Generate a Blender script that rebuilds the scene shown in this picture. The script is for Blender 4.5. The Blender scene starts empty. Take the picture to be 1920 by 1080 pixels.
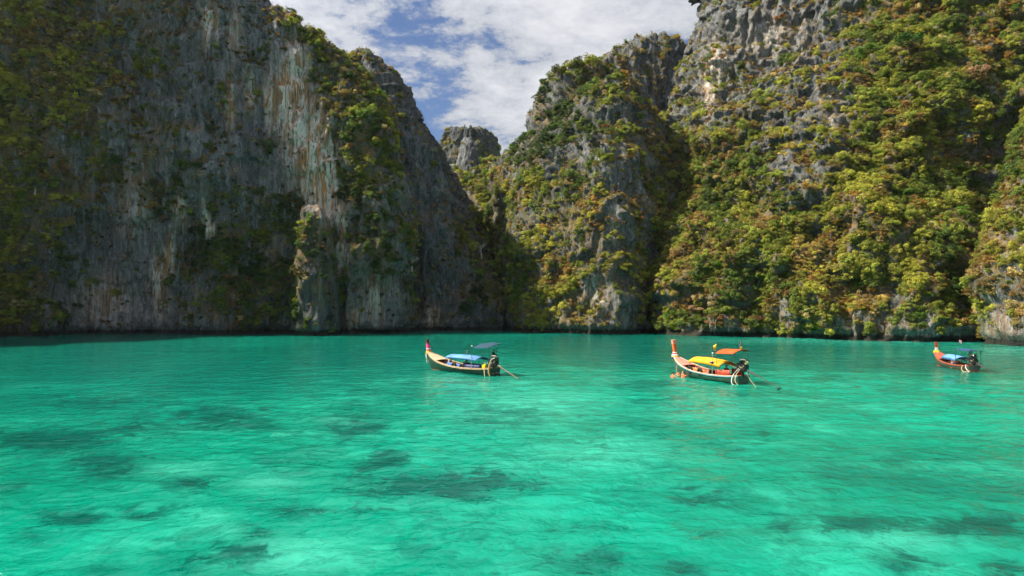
import bpy, bmesh, math, random
import numpy as np
from mathutils import Vector, Matrix, Euler

SC = bpy.context.scene
COL = SC.collection
rng = np.random.default_rng(7)
random.seed(7)

# ------------------------------------------------------------------ camera
CAM_H = 7.2
F_PX = 1280.0                      # focal length in pixels of a 1920 wide picture
PITCH = math.atan(23.0 / F_PX)     # horizon a little under the middle of the picture
cam_data = bpy.data.cameras.new('camera')
cam_data.sensor_width = 36.0
cam_data.lens = 36.0 * F_PX / 1920.0
cam_data.clip_start = 0.1
cam_data.clip_end = 5000.0
cam = bpy.data.objects.new('camera', cam_data)
COL.objects.link(cam)
cam.location = (0, 0, CAM_H)
cam.rotation_euler = (math.pi / 2 + PITCH, 0, 0)
SC.camera = cam

# ------------------------------------------------------------------ light
SUN_EL = math.radians(48.0)
SUN_AZ = math.atan2(-0.99, 0.01)   # angle from +Y towards +X of the direction to the sun
to_sun = Vector((math.sin(SUN_AZ) * math.cos(SUN_EL), math.cos(SUN_AZ) * math.cos(SUN_EL), math.sin(SUN_EL)))
sun_data = bpy.data.lights.new('sun', 'SUN')
sun_data.energy = 4.1
sun_data.angle = math.radians(0.53)
sun_data.color = (1.0, 0.90, 0.72)
sun = bpy.data.objects.new('sun', sun_data)
COL.objects.link(sun)
sun.rotation_euler = to_sun.to_track_quat('Z', 'Y').to_euler()

world = bpy.data.worlds.new('World')
SC.world = world
world.use_nodes = True
SC.view_settings.view_transform = 'Standard'
SC.view_settings.look = 'None'
SC.view_settings.exposure = 1.57
SC.view_settings.gamma = 1.0
SC.view_settings.use_curve_mapping = False
SC.render.engine = 'CYCLES'
SC.cycles.use_denoising = True
SC.cycles.max_bounces = 6
SC.cycles.diffuse_bounces = 2
SC.cycles.glossy_bounces = 2
SC.cycles.transmission_bounces = 4
SC.cycles.volume_bounces = 0
SC.cycles.transparent_max_bounces = 6
SC.cycles.adaptive_threshold = 0.02
SC.cycles.caustics_reflective = False
SC.cycles.caustics_refractive = False


class NT:
    """short hand for building node trees"""
    def __init__(self, tree):
        self.t = tree
        self.n = tree.nodes
        self.l = tree.links

    def new(self, kind, **kw):
        nd = self.n.new(kind)
        for k, v in kw.items():
            setattr(nd, k, v)
        return nd

    def put(self, sock, v):
        if isinstance(v, bpy.types.NodeSocket):
            self.l.new(v, sock)
        elif v is not None:
            if isinstance(v, (tuple, list)) and len(v) == 3 and sock.type == 'RGBA':
                v = (*v, 1.0)
            sock.default_value = v

    def math(self, op, a, b=None, c=None, clamp=False):
        nd = self.new('ShaderNodeMath', operation=op, use_clamp=clamp)
        self.put(nd.inputs[0], a)
        if b is not None:
            self.put(nd.inputs[1], b)
        if c is not None:
            self.put(nd.inputs[2], c)
        return nd.outputs[0]

    def vmath(self, op, a, b=None):
        nd = self.new('ShaderNodeVectorMath', operation=op)
        self.put(nd.inputs[0], a)
        if b is not None:
            self.put(nd.inputs[1], b)
        return nd.outputs[0]

    def mix(self, f, a, b, blend='MIX'):
        nd = self.new('ShaderNodeMix', data_type='RGBA', blend_type=blend)
        self.put(nd.inputs[0], f)
        self.put(nd.inputs[6], a)
        self.put(nd.inputs[7], b)
        return nd.outputs[2]

    def noise(self, vec, scale, detail=4.0, rough=0.55, dist=0.0, lac=2.0):
        nd = self.new('ShaderNodeTexNoise')
        self.put(nd.inputs['Vector'], vec)
        nd.inputs['Scale'].default_value = scale
        nd.inputs['Detail'].default_value = detail
        nd.inputs['Roughness'].default_value = rough
        nd.inputs['Distortion'].default_value = dist
        nd.inputs['Lacunarity'].default_value = lac
        return nd.outputs[0], nd.outputs[1]

    def smooth(self, v, lo, hi, a=0.0, b=1.0):
        nd = self.new('ShaderNodeMapRange', interpolation_type='SMOOTHSTEP')
        self.put(nd.inputs[0], v)
        nd.inputs[1].default_value = lo
        nd.inputs[2].default_value = hi
        nd.inputs[3].default_value = a
        nd.inputs[4].default_value = b
        return nd.outputs[0]

    def attr(self, name, kind='GEOMETRY'):
        nd = self.new('ShaderNodeAttribute', attribute_type=kind, attribute_name=name)
        return nd


# ------------------------------------------------------------------ sky with a thin broken cloud layer
CLOUD_Z = 7.9
def build_sky():
    t = NT(world.node_tree)
    t.n.clear()
    out = t.new('ShaderNodeOutputWorld')
    bg = t.new('ShaderNodeBackground')
    t.l.new(bg.outputs[0], out.inputs[0])
    sky = t.new('ShaderNodeTexSky', sky_type='NISHITA')
    sky.sun_disc = False
    sky.sun_elevation = SUN_EL
    sky.sun_rotation = SUN_AZ
    sky.air_density = 1.1
    sky.dust_density = 0.6
    sky.ozone_density = 1.6
    co = t.new('ShaderNodeTexCoord')
    sep = t.new('ShaderNodeSeparateXYZ')
    t.l.new(co.outputs['Generated'], sep.inputs[0])
    zz = t.math('MAXIMUM', sep.outputs[2], 0.03)
    zz = t.math('ADD', zz, 0.18)
    cx = t.math('DIVIDE', sep.outputs[0], zz)
    cy = t.math('DIVIDE', sep.outputs[1], zz)
    comb = t.new('ShaderNodeCombineXYZ')
    t.put(comb.inputs[0], cx)
    t.put(comb.inputs[1], cy)
    comb.inputs[2].default_value = CLOUD_Z
    v = comb.outputs[0]
    big, _ = t.noise(v, 1.15, 2.0, 0.5, 0.3)
    mid, _ = t.noise(v, 4.6, 8.0, 0.66, 0.2)
    fine, _ = t.noise(v, 17.0, 5.0, 0.65, 0.3)
    s = t.math('ADD', t.math('MULTIPLY', big, 1.05), t.math('MULTIPLY', mid, 0.75))
    s = t.math('ADD', s, t.math('MULTIPLY', fine, 0.34))
    mask = t.smooth(s, 0.945, 1.10)
    mask = t.math('MULTIPLY', mask, 0.93)
    bright = t.smooth(s, 0.90, 1.40)
    ccol = t.mix(bright, (1.35, 1.45, 1.65), (2.75, 2.76, 2.83))
    dt = t.new('ShaderNodeVectorMath', operation='DOT_PRODUCT')        # clouds brighten towards the sun
    t.l.new(co.outputs['Generated'], dt.inputs[0])
    dt.inputs[1].default_value = to_sun
    fw = t.math('POWER', t.math('MAXIMUM', dt.outputs['Value'], 0.0), 2.5)
    fw = t.math('MULTIPLY_ADD', fw, 1.1, 0.9)
    cc = t.new('ShaderNodeVectorMath', operation='SCALE')
    t.l.new(ccol, cc.inputs[0]); t.put(cc.inputs['Scale'], fw)
    ccol = cc.outputs[0]
    darkened = t.mix(1.0, sky.outputs[0], (0.205, 0.23, 0.295), 'MULTIPLY')
    col = t.mix(mask, darkened, ccol)
    t.l.new(col, bg.inputs[0])
    bg.inputs[1].default_value = 0.12
build_sky()


# ------------------------------------------------------------------ helpers
_cp, _sp = math.cos(PITCH), math.sin(PITCH)

def W(px, py, Y):
    """the point at distance Y (along +Y) that is seen at this pixel of the 1920 x 1080 frame"""
    dx = (px - 960.0) / F_PX
    dv = (540.0 - py) / F_PX
    diry = _cp - dv * _sp
    dirz = _sp + dv * _cp
    k = Y / diry
    return (dx * k, Y, CAM_H + dirz * k)

def project(P):
    P = np.asarray(P, dtype=float)
    dz = P[..., 2] - CAM_H
    depth = P[..., 1] * _cp + dz * _sp
    up = -P[..., 1] * _sp + dz * _cp
    d = np.where(np.abs(depth) < 1e-3, 1e-3, depth)
    return 960.0 + F_PX * P[..., 0] / d, 540.0 - F_PX * up / d, depth

# Perlin noise over numpy arrays
_perm = np.random.default_rng(11).permutation(256)
_perm = np.concatenate([_perm, _perm, _perm])
_grads = np.array([[1,1,0],[-1,1,0],[1,-1,0],[-1,-1,0],[1,0,1],[-1,0,1],[1,0,-1],[-1,0,-1],[0,1,1],[0,-1,1],[0,1,-1],[0,-1,-1]], dtype=np.float32)

def perlin(x, y, z):
    x = np.asarray(x, np.float32); y = np.asarray(y, np.float32); z = np.asarray(z, np.float32)
    xi = np.floor(x).astype(np.int32); yi = np.floor(y).astype(np.int32); zi = np.floor(z).astype(np.int32)
    xf = x - xi; yf = y - yi; zf = z - zi
    xi &= 255; yi &= 255; zi &= 255
    u = xf*xf*xf*(xf*(xf*6-15)+10); v = yf*yf*yf*(yf*(yf*6-15)+10); w = zf*zf*zf*(zf*(zf*6-15)+10)
    def g(dx, dy, dz):
        h = _perm[_perm[_perm[xi+dx]+yi+dy]+zi+dz] % 12
        gr = _grads[h]
        return gr[...,0]*(xf-dx) + gr[...,1]*(yf-dy) + gr[...,2]*(zf-dz)
    x00 = g(0,0,0)*(1-u)+g(1,0,0)*u; x10 = g(0,1,0)*(1-u)+g(1,1,0)*u
    x01 = g(0,0,1)*(1-u)+g(1,0,1)*u; x11 = g(0,1,1)*(1-u)+g(1,1,1)*u
    return (x00*(1-v)+x10*v)*(1-w) + (x01*(1-v)+x11*v)*w

def fbm(x, y, z, o=4, gain=0.5):
    a, s, n = 1.0, 0.0, 0.0
    for i in range(o):
        f = 2.0**i
        s = s + a*perlin(x*f+17.3*i, y*f-9.1*i, z*f+4.7*i); n += a; a *= gain
    return s / n * 1.6

def ridged(x, y, z, o=3, gain=0.5):
    a, s, n = 1.0, 0.0, 0.0
    for i in range(o):
        f = 2.0**i
        s = s + a*(1.0-2.2*np.abs(perlin(x*f+31.3*i, y*f-5.1*i, z*f+8.7*i))); n += a; a *= gain
    return s / n

def smoothstep(a, b, x):
    t = np.clip((x-a)/(b-a), 0, 1)
    return t*t*(3-2*t)

def mesh_from_np(name, verts, faces, smooth=True):
    me = bpy.data.meshes.new(name)
    verts = np.asarray(verts, np.float32).reshape(-1, 3)
    faces = np.asarray(faces, np.int32)
    k = faces.shape[1]
    me.vertices.add(len(verts)); me.vertices.foreach_set('co', verts.ravel())
    me.loops.add(faces.size); me.loops.foreach_set('vertex_index', faces.ravel())
    me.polygons.add(len(faces))
    me.polygons.foreach_set('loop_start', np.arange(0, faces.size, k, dtype=np.int32))
    if smooth:
        me.polygons.foreach_set('use_smooth', np.ones(len(faces), dtype=bool))
    me.update(calc_edges=True)
    return me

def link(name, data, parent=None):
    o = bpy.data.objects.new(name, data)
    COL.objects.link(o)
    if parent is not None:
        o.parent = parent
    return o

def tag(o, label=None, category=None, group=None, kind=None):
    if label: o['label'] = label
    if category: o['category'] = category
    if group: o['group'] = group
    if kind: o['kind'] = kind
    return o

def grid_faces(nr, nc, wrap=False):
    r = np.arange(nr-1)[:, None]; c = np.arange(nc if wrap else nc-1)[None, :]
    c2 = (c+1) % nc
    return np.stack([r*nc+c, r*nc+c2, (r+1)*nc+c2, (r+1)*nc+c], -1).reshape(-1, 4)

def add_attr(me, name, vals):
    a = me.attributes.new(name, 'FLOAT', 'POINT')
    a.data.foreach_set('value', np.asarray(vals, np.float32).ravel())

def material(name):
    m = bpy.data.materials.new(name)
    m.use_nodes = True
    t = NT(m.node_tree)
    t.n.clear()
    out = t.new('ShaderNodeOutputMaterial')
    return m, t, out

def principled(t, out, color, rough=0.6, spec=0.4, **kw):
    p = t.new('ShaderNodeBsdfPrincipled')
    t.put(p.inputs['Base Color'], color)
    t.put(p.inputs['Roughness'], rough)
    t.put(p.inputs['Specular IOR Level'], spec)
    for k, v in kw.items():
        t.put(p.inputs[k], v)
    t.l.new(p.outputs[0], out.inputs[0])
    return p

# ------------------------------------------------------------------ materials of the setting
def make_rock():
    m, t, out = material('limestone')
    geo = t.new('ShaderNodeNewGeometry')
    pos = geo.outputs['Position']
    def scaled(s):
        return t.vmath('MULTIPLY', pos, s)
    wob, wobc = t.noise(pos, 0.35, 3.0, 0.5)
    wp = t.vmath('ADD', pos, t.vmath('MULTIPLY', t.vmath('SUBTRACT', wobc, (0.5, 0.5, 0.5)), (1.6, 1.6, 0.0)))
    def streak(s):
        return t.vmath('MULTIPLY', wp, s)
    st, _ = t.noise(streak((0.6, 0.6, 0.05)), 1.0, 6.0, 0.68, 0.3)       # long vertical run-off streaks
    st2, _ = t.noise(streak((2.6, 2.6, 0.16)), 1.0, 5.0, 0.65, 0.2)
    st3, _ = t.noise(streak((1.5, 1.5, 0.09)), 1.0, 6.0, 0.7, 0.2)
    big, _ = t.noise(pos, 0.06, 4.0, 0.55, 0.3)
    crack, _ = t.noise(scaled((1.1, 1.1, 0.5)), 1.0, 8.0, 0.72, 0.6)
    fine, _ = t.noise(pos, 2.6, 7.0, 0.75)
    base = t.mix(t.smooth(st, 0.38, 0.62), (0.070, 0.080, 0.088), (0.225, 0.240, 0.250))
    base = t.mix(t.smooth(big, 0.40, 0.62, 0.0, 0.55), base, (0.155, 0.150, 0.138))
    base = t.mix(t.smooth(st2, 0.54, 0.66, 0.0, 0.75), base, (0.44, 0.455, 0.45))
    base = t.mix(t.smooth(st3, 0.47, 0.36, 0.0, 0.85), base, (0.040, 0.044, 0.050))
    base = t.mix(t.smooth(crack, 0.49, 0.36, 0.0, 0.85), base, (0.030, 0.032, 0.033))
    base = t.mix(t.smooth(fine, 0.46, 0.66, 0.0, 0.45), base, (0.36, 0.355, 0.335))
    pat = t.attr('patina').outputs['Fac']                                # grey-black weathering crust; on the pinnacle also painted shade
    base = t.mix(pat, base, t.mix(1.0, base, (0.40, 0.43, 0.47), 'MULTIPLY'))
    # ochre and pale lime stains
    stain = t.attr('stain').outputs['Fac']
    pal, _ = t.noise(scaled((0.95, 0.95, 0.05)), 1.0, 5.0, 0.6, 0.5)
    paln, _ = t.noise(scaled((2.2, 2.2, 0.16)), 1.0, 4.0, 0.6, 0.3)
    scol = t.mix(t.smooth(pal, 0.43, 0.60), (0.74, 0.71, 0.64), (0.47, 0.24, 0.09))
    scol = t.mix(t.smooth(paln, 0.53, 0.62, 0.0, 0.9), scol, (0.09, 0.085, 0.08))
    base = t.mix(stain, base, scol)
    # thin vegetation, lichen and litter on ledges
    moss = t.attr('moss').outputs['Fac']
    mn, _ = t.noise(pos, 0.9, 6.0, 0.65)
    mh, _ = t.noise(pos, 0.13, 3.0, 0.5)
    mcol = t.mix(t.smooth(mh, 0.42, 0.58), (0.075, 0.078, 0.026), (0.185, 0.125, 0.058))
    mcol = t.mix(t.smooth(mn, 0.5, 0.75, 0.0, 0.6), mcol, (0.19, 0.165, 0.06))
    mm = t.math('MULTIPLY', moss, t.smooth(mn, 0.30, 0.58))
    base = t.mix(mm, base, mcol)
    # dark tidal notch with a rusty foot
    sep = t.new('ShaderNodeSeparateXYZ')
    t.l.new(pos, sep.inputs[0])
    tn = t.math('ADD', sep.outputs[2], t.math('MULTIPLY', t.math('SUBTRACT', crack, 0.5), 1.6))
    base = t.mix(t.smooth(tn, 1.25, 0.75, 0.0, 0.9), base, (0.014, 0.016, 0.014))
    b1 = t.new('ShaderNodeBump')
    b1.inputs['Strength'].default_value = 0.9
    b1.inputs['Distance'].default_value = 0.6
    hsum = t.math('ADD', t.math('MULTIPLY', crack, 1.2), t.math('ADD', t.math('MULTIPLY', st2, 0.7), t.math('MULTIPLY', fine, 0.5)))
    t.put(b1.inputs['Height'], hsum)
    p = principled(t, out, base, 0.9, 0.2)
    t.l.new(b1.outputs[0], p.inputs['Normal'])
    return m
M_ROCK = make_rock()


def make_water():
    m, t, out = material('lagoon_water')
    geo = t.new('ShaderNodeNewGeometry')
    pos = geo.outputs['Position']
    # ripples
    wv = t.vmath('MULTIPLY', pos, (1.25, 1.1, 1.0))
    r1, r1c = t.noise(wv, 0.42, 3.0, 0.55, 0.5)
    r2, r2c = t.noise(wv, 1.5, 3.0, 0.55, 0.6)
    r3, _ = t.noise(wv, 6.5, 3.0, 0.6, 0.2)
    # what lies under the surface, seen through moving water: coordinates shaken by the ripples
    off = t.vmath('MULTIPLY', t.vmath('SUBTRACT', r1c, (0.5, 0.5, 0.5)), (3.2, 3.6, 0.0))
    off2 = t.vmath('MULTIPLY', t.vmath('SUBTRACT', r2c, (0.5, 0.5, 0.5)), (1.3, 1.8, 0.0))
    q = t.vmath('ADD', t.vmath('ADD', pos, off), off2)
    sep = t.new('ShaderNodeSeparateXYZ')
    t.l.new(pos, sep.inputs[0])
    X, Y = sep.outputs[0], sep.outputs[1]
    reef = t.attr('reef').outputs['Fac']
    darkened = t.attr('deep').outputs['Fac']
    sandy = t.attr('sand').outputs['Fac']
    qs = t.vmath('MULTIPLY', q, (0.15, 0.16, 1.0))
    n1, _ = t.noise(qs, 1.0, 5.0, 0.6, 0.4)
    n2, _ = t.noise(t.vmath('MULTIPLY', q, (0.050, 0.055, 1.0)), 1.0, 4.0, 0.55, 0.3)
    n3, _ = t.noise(t.vmath('MULTIPLY', q, (0.42, 0.42, 1.0)), 1.0, 4.0, 0.6, 0.3)
    col = t.mix(t.smooth(n2, 0.36, 0.64), (0.000, 0.160, 0.105), (0.001, 0.262, 0.180))
    col = t.mix(t.smooth(t.math('ADD', t.math('MULTIPLY', n1, 0.7), t.math('MULTIPLY', n3, 0.3)), 0.47, 0.68, 0.0, 0.75), col, (0.022, 0.335, 0.238))
    col = t.mix(sandy, col, (0.055, 0.42, 0.32))
    col = t.mix(darkened, col, (0.0003, 0.098, 0.080))  # painted cliff shade darkens the water colour here
    n4, _ = t.noise(t.vmath('MULTIPLY', q, (0.85, 0.75, 1.0)), 1.0, 6.0, 0.68, 0.6)
    n5, _ = t.noise(t.vmath('MULTIPLY', q, (0.14, 0.13, 1.0)), 1.0, 6.0, 0.62, 0.8)
    col = t.mix(t.smooth(n4, 0.36, 0.60), t.mix(0.30, col, (0.0, 0.09, 0.068)), col)
    mott = t.math('ADD', t.math('MULTIPLY', n5, 0.75), t.math('MULTIPLY', n4, 0.25))
    col = t.mix(t.smooth(mott, 0.52, 0.36, 0.0, 0.7), col, (0.0005, 0.100, 0.076))
    rf = t.math('ADD', t.math('MULTIPLY', reef, 1.15), t.math('MULTIPLY', t.math('SUBTRACT', n5, 0.5), 2.0))
    rf = t.math('ADD', rf, t.math('MULTIPLY', t.math('SUBTRACT', n4, 0.5), 2.6))
    col = t.mix(t.smooth(rf, 0.05, 0.95, 0.0, 0.9), col, (0.0004, 0.050, 0.042))
    # ripples of the surface as bump height
    hs = t.math('ADD', t.math('MULTIPLY', r1, 0.9), t.math('ADD', t.math('MULTIPLY', r2, 0.32), t.math('MULTIPLY', r3, 0.065)))
    b = t.new('ShaderNodeBump')
    b.inputs['Strength'].default_value = 0.62
    b.inputs['Distance'].default_value = 0.5
    t.put(b.inputs['Height'], hs)
    p = principled(t, out, col, 0.07, 0.30, IOR=1.33)
    p.subsurface_method = 'BURLEY'
    p.inputs['Subsurface Weight'].default_value = 0.85
    p.inputs['Subsurface Radius'].default_value = (0.3, 1.0, 0.9)
    p.inputs['Subsurface Scale'].default_value = 4.0
    t.l.new(b.outputs[0], p.inputs['Normal'])
    return m
M_WATER = make_water()

# ------------------------------------------------------------------ cliffs: lofted through control columns, then weathered
ROCKS = []      # every rock sheet: dict(V grid, N grid, name) for planting

def resample(poly, n):
    p = np.asarray(poly, float)
    d = np.concatenate([[0], np.cumsum(np.linalg.norm(np.diff(p, axis=0), axis=1))])
    s = np.linspace(0, d[-1], n)
    return np.stack([np.interp(s, d, p[:, k]) for k in range(3)], -1), d[-1]

def box_smooth(a, k, axis):
    if k < 1:
        return a
    pad = [(0, 0)] * a.ndim
    pad[axis] = (k, k)
    b = np.pad(a, pad, mode='edge')
    c = np.cumsum(b, axis=axis)
    c = np.concatenate([np.zeros_like(np.take(c, [0], axis)), c], axis=axis)
    n = a.shape[axis]
    return (np.take(c, np.arange(2*k+1, 2*k+1+n), axis) - np.take(c, np.arange(0, n), axis)) / (2*k+1)

def grid_normals(V):
    ds = np.gradient(V, axis=1); dt = np.gradient(V, axis=0)
    N = np.cross(ds, dt)
    N /= np.maximum(np.linalg.norm(N, axis=-1, keepdims=True), 1e-6)
    return N

STAINS = [  # px, py, radius x, radius y, strength
    (555, 200, 24, 120, 1.0), (585, 290, 24, 110, 1.1), (612, 350, 24, 100, 1.15), (642, 430, 14, 70, 0.8), (530, 190, 20, 80, 0.8), (505, 190, 10, 60, 0.6),
    (385, 45, 9, 40, 0.9), (402, 40, 6, 30, 0.8), (335, 390, 10, 34, 0.75), (388, 420, 10, 34, 0.75), (318, 480, 11, 40, 0.8), (300, 530, 16, 60, 0.6),
    (470, 170, 12, 40, 0.6), (430, 190, 12, 60, 0.5), (440, 60, 12, 50, 0.4), (250, 380, 30, 70, 0.35), (200, 560, 50, 50, 0.35), (595, 540, 9, 60, 0.6), (700, 560, 22, 50, 0.45), (665, 600, 20, 30, 0.4), (810, 600, 20, 30, 0.35),
    (1330, 160, 16, 50, 0.6), (1345, 110, 20, 40, 0.4), (1155, 420, 8, 30, 0.5), (1690, 605, 40, 20, 0.2), (1870, 610, 40, 30, 0.3), (1870, 160, 14, 30, 0.6), (1120, 560, 30, 50, 0.35),
    (1450, 60, 60, 40, 0.25), (1560, 190, 25, 60, 0.2)]

def weather(V, amp, flute, seed, jag, lump, notch=True):
    """push the smooth sheet about: buttresses, flutes, ledges, notch at the waterline, jagged crest"""
    N = grid_normals(V)
    toward = -V.copy(); toward[..., 2] = 0
    if np.sum(N * toward) < 0:
        N = -N
    Nh = N.copy(); Nh[..., 2] *= 0.35
    Nh /= np.maximum(np.linalg.norm(Nh, axis=-1, keepdims=True), 1e-6)
    x, y, z = V[..., 0]+seed*13.7, V[..., 1]-seed*7.3, V[..., 2]
    wx = x + 2.5*fbm(x/14, y/14, z/18, 2); wy = y + 2.5*fbm(x/14+5, y/14, z/18, 2)
    d = amp*3.2*fbm(x/30, y/30, z/38, 3)
    d += amp*1.5*ridged(wx/10, wy/10, z/42, 2)
    d += flute*1.15*ridged(wx/3.4, wy/3.4, z/24, 2)
    d += flute*0.55*ridged(wx/1.3, wy/1.3, z/9, 2)
    d += amp*0.45*fbm(x/9, y/9, z/4.2, 3)
    led = fbm(x/16, y/16, z/7.0, 2)
    d += amp*0.7*(smoothstep(-0.05, 0.12, led)-0.5)
    d += lump*1.6*fbm(x/5, y/5, z/5, 3)
    d += 0.28*fbm(x/0.9, y/0.9, z/1.5, 3)
    if notch:
        d -= 1.1*smoothstep(2.0, 0.5, z + 0.5*fbm(x/2, y/2, z/4, 2))*smoothstep(-2.5, 0, z)
    out = V + Nh*d[..., None]
    nr = V.shape[0]
    tt = np.linspace(0, 1, nr)[:, None]
    crest = smoothstep(0.62, 0.92, tt)
    out[..., 2] += jag*crest*(2.8*(ridged(x/3.2, y/3.2, 0*z+seed, 3)-0.5) + 2.0*(ridged(x/8.5, y/8.5, 0*z+2*seed, 2)-0.5))
    N2 = grid_normals(out)
    if np.sum(N2 * toward) < 0:
        N2 = -N2
    return out, N2

def stain_at(px, py, V):
    s = np.zeros(px.shape)
    wob = 10*fbm(V[..., 0]/3, V[..., 1]/3, V[..., 2]/9, 2)
    for (cx, cy, rx, ry, k) in STAINS:
        g = k*np.exp(-((px+wob-cx)/rx)**2 - ((py-cy)/ry)**2)
        s = np.maximum(s, g)
    n = ridged(V[..., 0]/1.1, V[..., 1]/1.1, V[..., 2]/14, 3)
    return np.clip(s*(0.85+0.9*n), 0, 1)

# how much grows where, read off the photograph in cells of 80 px (rows from the top of the frame)
VEG = np.array([[int(c) for c in r] for r in [
    "765532350000002211126887",
    "775422263100775422348987",
    "765432128200565334237886",
    "755532218334645777357886",
    "754554327328564887567886",
    "842346646448664888778886",
    "732247635467884888878887",
    "721136521356873676665454"]], float) / 9.0
#   tone: 0 dark green .. 1 yellow green, and dryness
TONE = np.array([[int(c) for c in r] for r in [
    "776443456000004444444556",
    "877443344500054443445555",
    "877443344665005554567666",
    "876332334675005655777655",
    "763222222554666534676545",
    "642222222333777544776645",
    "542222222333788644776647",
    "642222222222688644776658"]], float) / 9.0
DRY = np.array([[int(c) for c in r] for r in [
    "577766555000005455554435",
    "356665554500045555554435",
    "355665544435006555544435",
    "345555544344007764443334",
    "234444333343467753433334",
    "223333322333345553444334",
    "223333322333244443554346",
    "323344322222244444664447"]], float) / 9.0

def cell(grid, px, py):
    gx = np.clip((px-40)/80.0, 0, 22.999); gy = np.clip((py-40)/80.0, 0, 6.999)
    ix = gx.astype(int); iy = gy.astype(int); fx = gx-ix; fy = gy-iy
    return (grid[iy, ix]*(1-fx)*(1-fy) + grid[iy, ix+1]*fx*(1-fy) + grid[iy+1, ix]*(1-fx)*fy + grid[iy+1, ix+1]*fx*fy)

def rock_sheet(name, cols, step, bare=0.0, patina=0.35, amp=1.0, flute=1.0, seed=1.0, jag=1.0, lump=0.0, plateau=22.0, smooth=1.0, wrap=False, veg=1.0, label=None, category=None, kind='structure', notch=True, parent=None):
    lens = [resample(c, 2)[1] if len(c) == 2 else resample(c, 8)[1] for c in cols]
    nr = max(8, int(np.mean(lens)/step))
    C = np.stack([resample(c, nr)[0] for c in cols], 1)          # rows, ctrl columns, 3
    if plateau:
        npl = max(4, int(plateau/step/2.0))
        back = np.stack([C[-1] + np.array([0.0, plateau*(k+1)/npl, -3.0*((k+1)/npl)**2]) for k in range(npl)], 0)
        C = np.concatenate([C, back], 0)
    mid = C[C.shape[0]//3]
    d = np.concatenate([[0], np.cumsum(np.linalg.norm(np.diff(mid, axis=0), axis=1))])
    nc = max(8, int(d[-1]/step))
    s = np.linspace(0, d[-1], nc)
    V = np.empty((C.shape[0], nc, 3))
    j = np.clip(np.searchsorted(d, s, side='right')-1, 0, len(d)-2)
    f = ((s-d[j])/np.maximum(d[j+1]-d[j], 1e-6))[None, :, None]
    V = C[:, j]*(1-f) + C[:, j+1]*f
    k = int(2.2*smooth/step)
    for ax in (0, 1):
        for _ in range(2):
            e0 = V.copy()
            V = box_smooth(V, k, ax)
    V, N = weather(V, amp, flute, seed, jag, lump, notch)
    me = mesh_from_np(name, V, grid_faces(V.shape[0], V.shape[1]))
    px, py, dep = project(V)
    up = N[..., 2]
    dens = cell(VEG, px, py)*veg
    clump = fbm(V[..., 0]/6, V[..., 1]/6, V[..., 2]/6, 3)
    moss = np.clip(smoothstep(0.42, 0.95, dens + 0.45*clump + 0.35*np.clip(up, 0, 1)), 0, 1)
    add_attr(me, 'moss', moss)
    add_attr(me, 'patina', np.clip(patina + 0.5*fbm(V[..., 0]/18, V[..., 1]/18, V[..., 2]/25, 2), 0, 1))
    add_attr(me, 'stain', stain_at(px, py, V)*(1-0.3*moss))
    me.materials.append(M_ROCK)
    o = link(name, me, parent)
    tag(o, label, category, None, kind)
    ROCKS.append(dict(V=V, N=N, veg=veg, name=name, obj=o, bare=bare))
    return o

Z0 = -2.5
def base(px, Y):
    return ((px-960.0)/F_PX*Y, Y, Z0)
def col(pxb, Yb, *pts):
    return [base(pxb, Yb)] + [W(*p) for p in pts]

# A: the tall shaded wall on the left, ending in a leafy arete
rock_sheet('cliff', [
    col(-140, 128, (-140, 300, 130), (-150, -290, 146)),
    col(-60, 132, (-60, 300, 134), (-70, -270, 148)),
    col(40, 134, (40, 420, 135), (40, 200, 139), (45, -240, 152)),
    col(110, 137, (105, 420, 139), (110, 200, 143), (120, -210, 155)),
    col(170, 143, (170, 400, 145), (180, 200, 146), (190, -190, 157)),
    col(300, 144, (300, 300, 146), (300, 60, 149), (300, -150, 158)),
    col(400, 143, (400, 300, 147), (400, 60, 151), (385, -105, 160)),
    col(470, 144, (465, 300, 149), (460, 60, 154), (425, -65, 160)),
    col(530, 146, (525, 300, 151), (515, 60, 156), (478, -8, 161)),
    col(575, 147, (570, 330, 151), (565, 90, 157), (532, 46, 161)),
    col(620, 147, (615, 360, 151), (605, 110, 157), (576, 62, 161)),
    col(665, 147, (660, 380, 150), (640, 150, 157), (608, 92, 161)),
    col(720, 147, (712, 420, 148), (690, 250, 152), (662, 150, 158), (632, 124, 162)),
    col(765, 150, (755, 450, 151), (728, 280, 156), (690, 180, 161), (642, 134, 165)),
    col(775, 163, (763, 450, 165), (732, 290, 169), (700, 190, 172), (648, 140, 177)),
], 0.38, amp=0.9, flute=1.35, seed=1.0, jag=0.55, lump=0.12, smooth=1.3, plateau=10)
# the same wall goes on round the lagoon outside the frame
rock_sheet('cliff', [
    [(-170, -60, Z0), (-178, -60, 50), (-195, -60, 60)],
    [(-158, 0, Z0), (-165, 0, 55), (-180, 0, 60)],
    [(-146, 60, Z0), (-152, 62, 60), (-164, 66, 62)],
    [(-132, 100, Z0), (-138, 103, 60), (-148, 110, 78)],
    col(-200, 124, (-200, 300, 126), (-205, -160, 144)),
    col(-125, 129, (-125, 300, 131), (-135, -290, 147)),
], 1.6, amp=1.2, flute=0.8, seed=2.0, jag=2.2, smooth=2.0, veg=0.8)
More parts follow.
